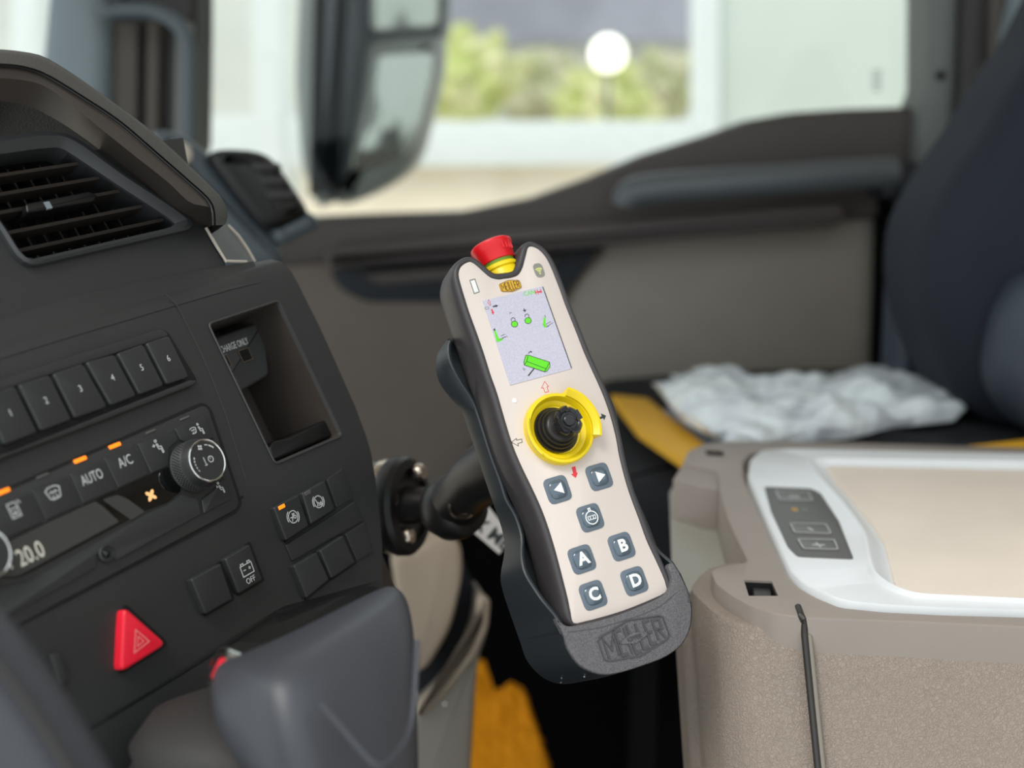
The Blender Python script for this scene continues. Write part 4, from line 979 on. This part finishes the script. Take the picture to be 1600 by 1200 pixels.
obj('cup_back', MB().loft([bz2, [FRm.hit(940, 960, -.038)]*48], closed=False), M['holder'], hd)
sl_ = FRm.L([(887, 988), (935, 981), (990, 965), (1030, 948), (1058, 925)], .0046)
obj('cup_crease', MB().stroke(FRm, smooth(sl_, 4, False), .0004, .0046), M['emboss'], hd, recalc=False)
a, b = FRm.loc(990.5, 997, .0046)
# embossed lozenge : rotated slightly with the cup
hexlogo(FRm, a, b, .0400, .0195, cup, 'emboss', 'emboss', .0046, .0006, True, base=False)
hq = [(a+x, b+y) for x, y in ((-.0075, -.0008), (0, -.0027), (.0075, -.0008), (.0075, .0008), (0, .0027), (-.0075, .0008))]
obj('small_lozenge', MB().prism(FRm, hq, .0046, .0053, .0001), M['cup'], cup)
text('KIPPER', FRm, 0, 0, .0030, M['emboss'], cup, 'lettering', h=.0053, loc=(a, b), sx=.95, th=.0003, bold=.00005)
for x, y in ((876, 1066), (913, 1057), (920, 1055)):
    obj('rivet', blob(FRm.hit(x, y, -.006 if x > 900 else -.028), .0006, 1, 0), M['chrome'], hd)
# ---- mount arm
ma = thing('mount_arm', 'black ball joint mount with bolted round plate carrying the remote holder', 'mount', at(640, 860, .76))
pN = camdir(.93, .08, -.36)
dc = at(630, 790, .75)
obj('round_plate', MB().lathe([(.0310, -.006), (.0325, -.003), (.0325, .003), (.0300, .006), (.0240, .007), (.0235, .004), (0, .004)], dc, pN, 64), M['mount'], ma)
obj('back_disc', MB().lathe([(.0300, -.014), (.0310, -.012), (.0310, -.009), (.03, -.007), (0, -.007)], dc, pN, 64), M['steel'], ma)
pf = F(dc, UPV.cross(pN)*1.0, UPV)
for (x, y) in ((652, 738), (634, 838), (655, 792), (607, 780)):
    pf2 = F(dc+pN*.006, pf.x, pf.y); c = F.hit(pf2, x, y) if x != 607 else at(607, 780, .73)
    obj('bolt', MB().lathe([(.0058, 0), (.0058, .003), (.0045, .0048), (.0025, .0048), (.0025, .003), (0, .003)], c, pN, 20), M['steel'], ma)
obj('ball_stem', MB().tube([dc, dc+pN*.03], [.013, .010], 20), M['mount'], ma)
bc = at(706, 792, .715)
obj('ball_socket', MB().lathe([(0, -.022), (.010, -.020), (.018, -.010), (.021, 0), (.020, .008), (.016, .016), (0, .018)], bc, (bc-dc), 32), M['mount'], ma, sharp=80)
hb2 = FRm.hit(800, 760, -.037)
obj('arm', MB().tube([bc, bc.lerp(at(752, 742, .67), .5), at(752, 742, .67), at(800, 720, .645)], [.0175, .016, .017, .020], 28), M['mount'], ma, sharp=80)
bn = camdir(.15, -.25, -1)
obj('clamp_screw', MB().lathe([(.0085, -.006), (.0085, .002), (.0070, .003), (.0062, .001), (.0058, -.004), (0, -.004)], at(722, 790, .684), bn, 28), M['steel'], ma)
obj('stay', MB().tube([at(596, 745, .76), at(560, 735, .78)], .008, 14), M['pillar'], ma)
# paper tag hanging behind
FG = F(at(765, 815, .80), camdir(.75, -.62, .1), camdir(.5, .85, 0))
tgp = FG.L([(728, 822), (762, 790), (800, 838), (780, 866)])
pt = tag(obj('paper_tag', MB().prism(FG, tgp, -.0008, 0), M['tag']), 'small white printed paper tag hanging behind the remote holder', 'tag')
def text_on(body, fr, px, py, size, m, parent, h, **k):
    return text(body, fr, px, py, size, m, parent, h=h, **k)
text_on('FX MEI', FG, 766, 832, .0135, M['pdark'], pt, .0004, bold=.0003)

# ================================================================== COOL BOX (right)
ztop = CAM.z-.247
FC = F(Vector((0, .7, ztop)), X1, Vector((0, 1, 0)))
fb = thing('cool_box', 'taupe leather sided cool box with white tray lid at right', 'cool box', Vector((.45, .75, .35)))
dn = (at(1272, 1200, .590)-at(1251, 990, .612)).normalized()
def down(p, k): return p+dn*(k/abs(dn.z))
top = [(1100, 693), (1132, 689), (1297, 690), (1700, 702), (1860, 708), (1900, 1040), (1700, 987), (1600, 978), (1430, 970), (1260, 964), (1209, 957), (1172, 946), (1139, 928), (1117, 910), (1110, 891), (1126, 884), (1168, 877), (1150, 840), (1135, 805), (1123, 763), (1120, 736), (1066, 724), (1075, 704)]
tl_ = rpoly(ccw(FC.L(top)), .004)
fr1 = MB(); q0 = offset(tl_, .0015)
fr1.loft([[FC.w(a, b, -.045) for a, b in tl_], [FC.w(a, b, -.0016) for a, b in tl_], [FC.w(a, b, -.0005) for a, b in offset(tl_, .0005)], [FC.w(a, b, 0) for a, b in q0]])
frm = obj('top_frame', fr1, M['frame'], fb)
tray_o = [(1190, 708), (1240, 706), (1700, 716), (1840, 722), (1860, 1010), (1700, 968), (1600, 961), (1480, 958), (1380, 953), (1315, 946), (1280, 932), (1253, 917), (1233, 897), (1223, 876), (1195, 812), (1168, 748), (1172, 722)]
to = rpoly(ccw(FC.L(tray_o)), .004)
well = offset(to, -.0012)
w2 = rpoly(ccw(FC.L([(1160, 722), (1172, 708), (1215, 702), (1700, 710), (1846, 716), (1868, 1018), (1700, 974), (1600, 965), (1480, 962), (1380, 957), (1312, 950), (1276, 935), (1249, 920), (1229, 899), (1219, 877), (1190, 812), (1162, 750)])), .004)
slot1 = FC.L([(1162, 906), (1206, 908), (1216, 931), (1170, 931)]); slot2 = FC.L([(1101, 702), (1130, 704), (1132, 713), (1104, 711)])
cut(frm, [MB().prism(FC, w2, -.03, .02), MB().prism(FC, slot1, -.02, .02), MB().prism(FC, slot2, -.02, .02)])
obj('latch', MB().prism(FC, FC.L([(1176, 917), (1204, 919), (1208, 936), (1178, 935)], -.0035), -.019, -.0035, .001), M['pillardk'], fb)
obj('latch', MB().prism(FC, FC.L([(1108, 705), (1126, 706), (1128, 713), (1110, 712)], -.004), -.019, -.006, .001), M['black'], fb)
for sl2 in (slot1, slot2):
    q_ = ccw(sl2); obj('dark_slot_lining', MB().loft([[FC.w(a, b, -.0012) for a, b in offset(q_, .0003)], [FC.w(a, b, -.0198) for a, b in offset(q_, .0003)]], cap0=False), M['gap'], fb)  # black lining added so the slot walls come out dark
# white tray with raised ridge
in_r = [(1262, 726), (1700, 732), (1815, 736), (1836, 995), (1700, 955), (1600, 950), (1429, 942), (1392, 928), (1368, 910), (1359, 887), (1352, 845), (1333, 816), (1308, 785), (1278, 752)]
mt_ = [(1288, 729), (1700, 738), (1806, 741), (1826, 988), (1700, 948), (1600, 944), (1462, 940), (1421, 933), (1398, 917), (1392, 893), (1382, 851), (1362, 820), (1333, 785), (1304, 752)]
ir = rpoly(ccw(FC.L(in_r)), .006); mp_ = rpoly(ccw(FC.L(mt_)), .006)
def ring80(p):
    r = resample([Vector(x) for x in p+[p[0]]], 161)[:-1]
    i0 = min(range(160), key=lambda i: r[i].x+r[i].y*-.2); return r[i0:]+r[:i0]
ro, ri, rm = ring80(to), ring80(ir), ring80(mp_)
def align(a, b):
    best = min(range(160), key=lambda k: sum((a[i]-b[(i+k) % 160]).length for i in range(0, 160, 8))); return b[best:]+b[:best]
ri = align(ro, ri); rm = align(ri, rm)
T = MB(); z = lambda r, h: [FC.w(p.x, p.y, h) for p in r]
T.loft([z(ro, -.02), z(ro, .0015), [FC.w(*(p.lerp(q, .03)), .003) for p, q in zip(ro, ri)], [FC.w(*(p.lerp(q, .93)), .003) for p, q in zip(ro, ri)], [FC.w(*(p.lerp(q, .97)), .0052) for p, q in zip(ro, ri)], z(ri, .0056), [FC.w(*(p.lerp(q, .18)), .0044) for p, q in zip(ri, rm)], [FC.w(*(p.lerp(q, .3)), .002) for p, q in zip(ri, rm)], z(rm, -.001)], cap0=True, cap1=True)
obj('tray', T, M['tray'], fb, sharp=50)
MT = MB(); MT.prism(FC, offset([tuple(p) for p in rm], .0002), -.001, .0008, .0005); obj('tray_mat', MT, M['mat'], fb)
pad = slab('control_pad', [(1194, 760), (1267, 763), (1282, 770), (1311, 814), (1334, 873), (1246, 869), (1231, 854), (1205, 799)], FC, .002, .0036, M['pad'], fb, bev=.0003, rnd=.003)
def c2(*p): return [(1040+x/2.727, 660+y/2.727) for x, y in p]
for pts, sy in ((c2((462, 293), (612, 297), (634, 337), (484, 335)), 'o'), (c2((524, 431), (686, 433), (712, 478), (546, 473)), '-'), (c2((556, 498), (722, 500), (742, 546), (584, 542)), '+')):
    q = rpoly(ccw(FC.L(pts, .004)), .0025)
    kk = obj('pad_key', MB().prism(FC, q, .003, .0046, .0005), M['padkey'], pad)
    kr = MB(); kr.stroke(FC, offset(q, .0008), .0005, .0046, True)
    cx = sum(x for x, y in pts)/4; cy = sum(y for x, y in pts)/4; a, b = FC.loc(cx, cy, .0046)
    if sy == 'o': kr.stroke(FC, circ(a, b, .0030, 16), .0006, .0046, True); kr.stroke(FC, [(a, b), (a, b+.003)], .0006, .0046)
    if sy == '-': kr.stroke(FC, [(a+.001, b-.003), (a-.001, b+.003)], .0010, .0046)
    if sy == '+': kr.stroke(FC, [(a-.0038, b), (a+.0038, b)], .0011, .0046); kr.stroke(FC, [(a+.0006, b-.004), (a-.0006, b+.004)], .0011, .0046)
    obj('symbol', kr, M['print'], pad, recalc=False)
for sx_, nm_ in ((-.0035, '8'), (.0035, '8')):
    a, b = FC.loc(1250, 796, .0038); text(nm_, FC, 0, 0, .009, M['badge'] if sx_ < 0 else M['printgrey'], pad, 'digit', h=.0037, loc=(a+sx_, b))
a, b = FC.loc(1252, 809, .0038); q_ = MB(); q_.stroke(FC, arc(.005, 40, 140, 6, a, b-.003), .0005, .0037); obj('symbol', q_, M['printgrey'], pad, recalc=False)
# body
body = [(1064, 735), (1090, 700), (1140, 697), (1700, 706), (1880, 712), (1930, 1072), (1700, 1012), (1600, 1004), (1430, 996), (1256, 990), (1187, 984), (1150, 977), (1117, 962), (1095, 942), (1080, 926), (1078, 915), (1058, 905), (1046, 868), (1046, 760)]
bo = rpoly(ccw(FC.L(body, -.012)), .006)
cutb = FC.L([(1000, 700), (1118, 738), (1121, 763), (1134, 807), (1150, 842), (1170, 880), (1126, 886), (1104, 892), (1090, 913), (1070, 935), (1000, 930)], -.012)
Bd = MB()
def bring(d, k): return [down(FC.w(a, b, -.0105), k) for a, b in offset(bo, d)]
Bd.loft([bring(.0015, 0), bring(.0004, .0006), bring(0, .0025), bring(0, .06), bring(0, .5)])
bd = obj('box_body', Bd, M['leather'], fb, sharp=45)
cut(bd, [MB().prism(FC, FC.L([(990, 690), (1122, 736), (1123, 763), (1136, 806), (1151, 840), (1171, 879), (1128, 886), (1108, 892), (1092, 905), (1078, 925), (1060, 960), (980, 960)], -.012), -.036, .02)])
sh = MB(); shp = ccw(FC.L([(1046, 770), (1066, 742), (1120, 742), (1134, 800), (1172, 884), (1120, 902), (1096, 935), (1078, 928), (1050, 900)], -.034))
sh.loft([[FC.w(a, b, -.0345) for a, b in shp], [FC.w(a, b, -.0335) for a, b in shp]])
obj('grip_recess', sh, M['shelf'], fb)
bb = slab('grip_block', [(1066, 726), (1122, 737), (1122, 765), (1100, 762), (1052, 748)], FC, -.036, -.002, M['frame'], fb, bev=.001)
# seam with chrome-dark channel down the front
s0 = [FC.hit(1247, 948, .0), FC.hit(1252, 962, .0), FC.hit(1254, 966, -.001)]
e0 = FC.hit(1256, 992, -.0105)
front_y = Vector((0, -1, 0))
sm_ = MB(); sm_.tube(s0+[FC.hit(1256, 972, -.004)+front_y*.001, e0+front_y*.0015, down(e0, .03)+front_y*.0012, down(e0, .45)+front_y*.0012], .0018, 10)
obj('seam_strip', sm_, M['pillardk'], fb)
sm2 = MB(); e1_ = [p+X1*.0028+front_y*-.0002 for p in (e0, down(e0, .03), down(e0, .45))]; sm2.tube([q+front_y*.0006 for q in e1_], .0016, 10)
obj('seam_bead', sm2, M['bingr'], fb)

# ================================================================== SEAT, BAG, PAPERS
FS = F(Vector((0, 1.2, CAM.z-.31)), X1, Vector((0, 1, 0)))
st = thing('passenger_seat', 'dark navy passenger seat behind the cool box', 'seat', Vector((.5, 1.2, .3)))
cs = FS.L([(925, 588), (1100, 575), (1640, 562), (1640, 760), (940, 760), (900, 640)]); 
obj('seat_cushion', MB().prism(FS, rpoly(ccw(cs), .03), -.14, 0, .03, 5), M['cloth'], st)
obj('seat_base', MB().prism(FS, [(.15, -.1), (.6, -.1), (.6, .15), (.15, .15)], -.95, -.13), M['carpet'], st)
FK = F(Vector((0, 1.12, 1.4)), X1, Z1)
obj('seat_back', MB().prism(FK, smooth(ccw(FK.L([(1760, -60), (1650, 60), (1600, 128), (1560, 195), (1520, 252), (1482, 312), (1458, 365), (1450, 430), (1456, 500), (1480, 570), (1520, 640), (1600, 680), (1800, 700), (1900, 400)], .05)), 4), -.08, .06, .045, 6), M['seat'], st, sharp=70)
obj('seat_bolster', MB().prism(FK, smooth(ccw(FK.L([(1640, 430), (1590, 470), (1566, 540), (1570, 620), (1640, 690), (1800, 690), (1800, 430)], .1)), 4), -.02, .10, .03, 5), M['seat2'], st, sharp=70)
obj('seat_side_panel', MB().prism(FK, rpoly(ccw(FK.L([(1428, 345), (1452, 335), (1470, 400), (1490, 640), (1400, 640), (1412, 420)], -.1)), .01), -.16, -.1, .012), M['seat2'], st)
obj('recliner_knob', blob(FK.hit(1438, 348, -.09), .014, 3, .05), M['pillar'], st)
def crumple(pts, fr, h, amp, seed, n=46, zs=18, edge=.006):
    P = ccw(fr.L(pts, h)); cx = sum(p[0] for p in P)/len(P); cy = sum(p[1] for p in P)/len(P)
    ring = resample([Vector(p) for p in P+[P[0]]], n*4+1)[:-1]; c = Vector((cx, cy)); rings = []
    K = 26
    for k in range(K+1):
        t = 1-k/K*.98; rr = []
        for i, p in enumerate(ring):
            q = c+(p-c)*t; e = 1+.05*noise.noise(Vector((i*.35, seed, 0)))*(t**3)*2; q = c+(q-c)*e
            v = Vector((q.x*zs, q.y*zs, seed)); zz = amp*(noise.noise(v)+.6*noise.noise(v*2.3)+.35*abs(noise.noise(v*5)))
            rr.append(fr.w(q.x, q.y, h+zz*(1 if k else .4)+edge*min(1, (1-t)*8)))
        rings.append(rr)
    base = [fr.w(*(c+(p-c)*.97), h-.012) for p in ring]
    return MB().loft([base]+rings)
tag(obj('folded_jacket', crumple([(1110, 640), (1200, 600), (1480, 590), (1640, 625), (1680, 690), (1560, 715), (1220, 722), (1160, 705)], FS, .024, .008, 9, edge=.008), M['cloth']), 'black folded clothing under the clear wrapped papers on the seat', 'clothing')
tag(obj('plastic_bag', crumple([(1028, 600), (1090, 572), (1150, 590), (1250, 592), (1368, 573), (1450, 592), (1520, 622), (1500, 640), (1400, 650), (1330, 668), (1250, 672), (1190, 690), (1120, 672), (1060, 640)], FS, .052, .013, 3), M['poly'], sharp=60), 'crumpled clear plastic bag lying on the passenger seat', 'bag')
tag(obj('yellow_envelope', MB().prism(FS, ccw(FS.L([(955, 616), (1012, 622), (1110, 700), (1070, 722), (998, 672)], .03)), .022, .03, .001), M['folder']), 'yellow envelope on the seat beside the plastic bag', 'envelope')
tag(obj('blue_sheet', MB().prism(FS, ccw(FS.L([(1010, 640), (1070, 632), (1150, 690), (1100, 705)], .026)), .020, .0235), M['paper']), 'pale blue paper sheet between the yellow envelope and the plastic bag', 'paper')
tag(obj('strap', MB().prism(FS, ccw(FS.L([(1480, 700), (1640, 682), (1660, 696), (1500, 712)], .05)), .042, .05, .001), M['folder']), 'ochre strap on the seat at the right frame edge', 'strap')

# ================================================================== FAR DASH, BINS, FLOOR ITEMS
FQ = F(at(400, 300, 1.05), camdir(.9, -.1, .42), camdir(.15, 1, 0))
fd = thing('far_dash_end', 'grey end of the dashboard with a small black vent, beside the far door', 'dashboard end', at(380, 420, 1.1))
slab('dash_end_panel', [(232, 205), (262, 198), (300, 212), (340, 250), (400, 330), (440, 372), (450, 420), (380, 420), (330, 360), (260, 270)], FQ, -.12, 0, M['mirhouse'], fd, bev=.012, rnd=.02)
pod = slab('vent_pod', [(326, 238), (350, 230), (405, 233), (430, 245), (450, 272), (484, 322), (486, 336), (432, 362), (414, 354), (372, 300)], FQ, -.05, .03, M['black'], fd, bev=.012, rnd=.012)
for y in (262, 284, 306): slab('pod_slat', [(392+(y-262)*.5, y-6), (436+(y-262)*.5, y-8), (442+(y-262)*.5, y+2), (398+(y-262)*.5, y+4)], FQ, .02, .034, M['dash2'], pod, bev=.002)
slab('pod_base', [(424, 352), (478, 326), (500, 338), (505, 352), (440, 384)], FQ, -.04, .02, M['mirhouse'], fd, bev=.008, rnd=.008)
slab('dash_end_column', [(250, 380), (420, 380), (432, 430), (430, 1700), (250, 1700)], FQ, -.10, -.03, M['mirhouse'], fd)
slab('dash_end_cap', [(262, 215), (300, 222), (305, 255), (275, 262)], FQ, -.01, .012, M['palestrip'], fd, bev=.005, rnd=.01)
FY = F(at(690, 950, .95), camdir(.98, 0, .15), UPV)
bn_ = thing('door_bin', 'beige and grey moulded storage bin low beside the dashboard', 'storage bin', at(690, 1250, .98))
slab('bin_inner', [(612, 870), (652, 862), (690, 832), (722, 846), (724, 900), (706, 980), (684, 1020), (664, 1050), (640, 1050)], FY, -.05, 0, M['binlt'], bn_, bev=.005, rnd=.012)
slab('bin_liner', [(700, 860), (726, 880), (752, 945), (738, 1000), (660, 1105), (640, 1060), (690, 1010), (708, 950)], FY, -.06, -.03, M['cloth'], bn_, bev=.004)
slab('bin_outer', [(752, 925), (766, 940), (764, 985), (748, 1030), (742, 1100), (730, 1320), (630, 1320), (640, 1130), (680, 1095), (722, 1045), (746, 985)], FY, -.05, .02, M['bingr'], bn_, bev=.005, rnd=.01)
slab('bin_rim', [(748, 930), (768, 936), (764, 985), (742, 1030), (700, 1082), (650, 1130), (648, 1108), (690, 1065), (730, 1010), (746, 970)], FY, .02, .032, M['binlt'], bn_, bev=.005, rnd=.006)
obj('rim_screw', blob(FY.hit(696, 1100, .035), .002, 2, 0), M['chrome'], bn_)
FV = F(at(790, 1120, 1.25), X1, camdir(0, .8, .55))
vt = thing('safety_vest', 'yellow crumpled safety vest lying in the dark footwell', 'vest', at(800, 1200, 1.3))
obj('vest_fabric', crumple([(738, 1030), (756, 1032), (770, 1080), (800, 1064), (822, 1080), (838, 1130), (870, 1230), (860, 1300), (720, 1300), (728, 1100)], FV, 0, .012, 5, zs=14), M['vest'], vt, sharp=70)
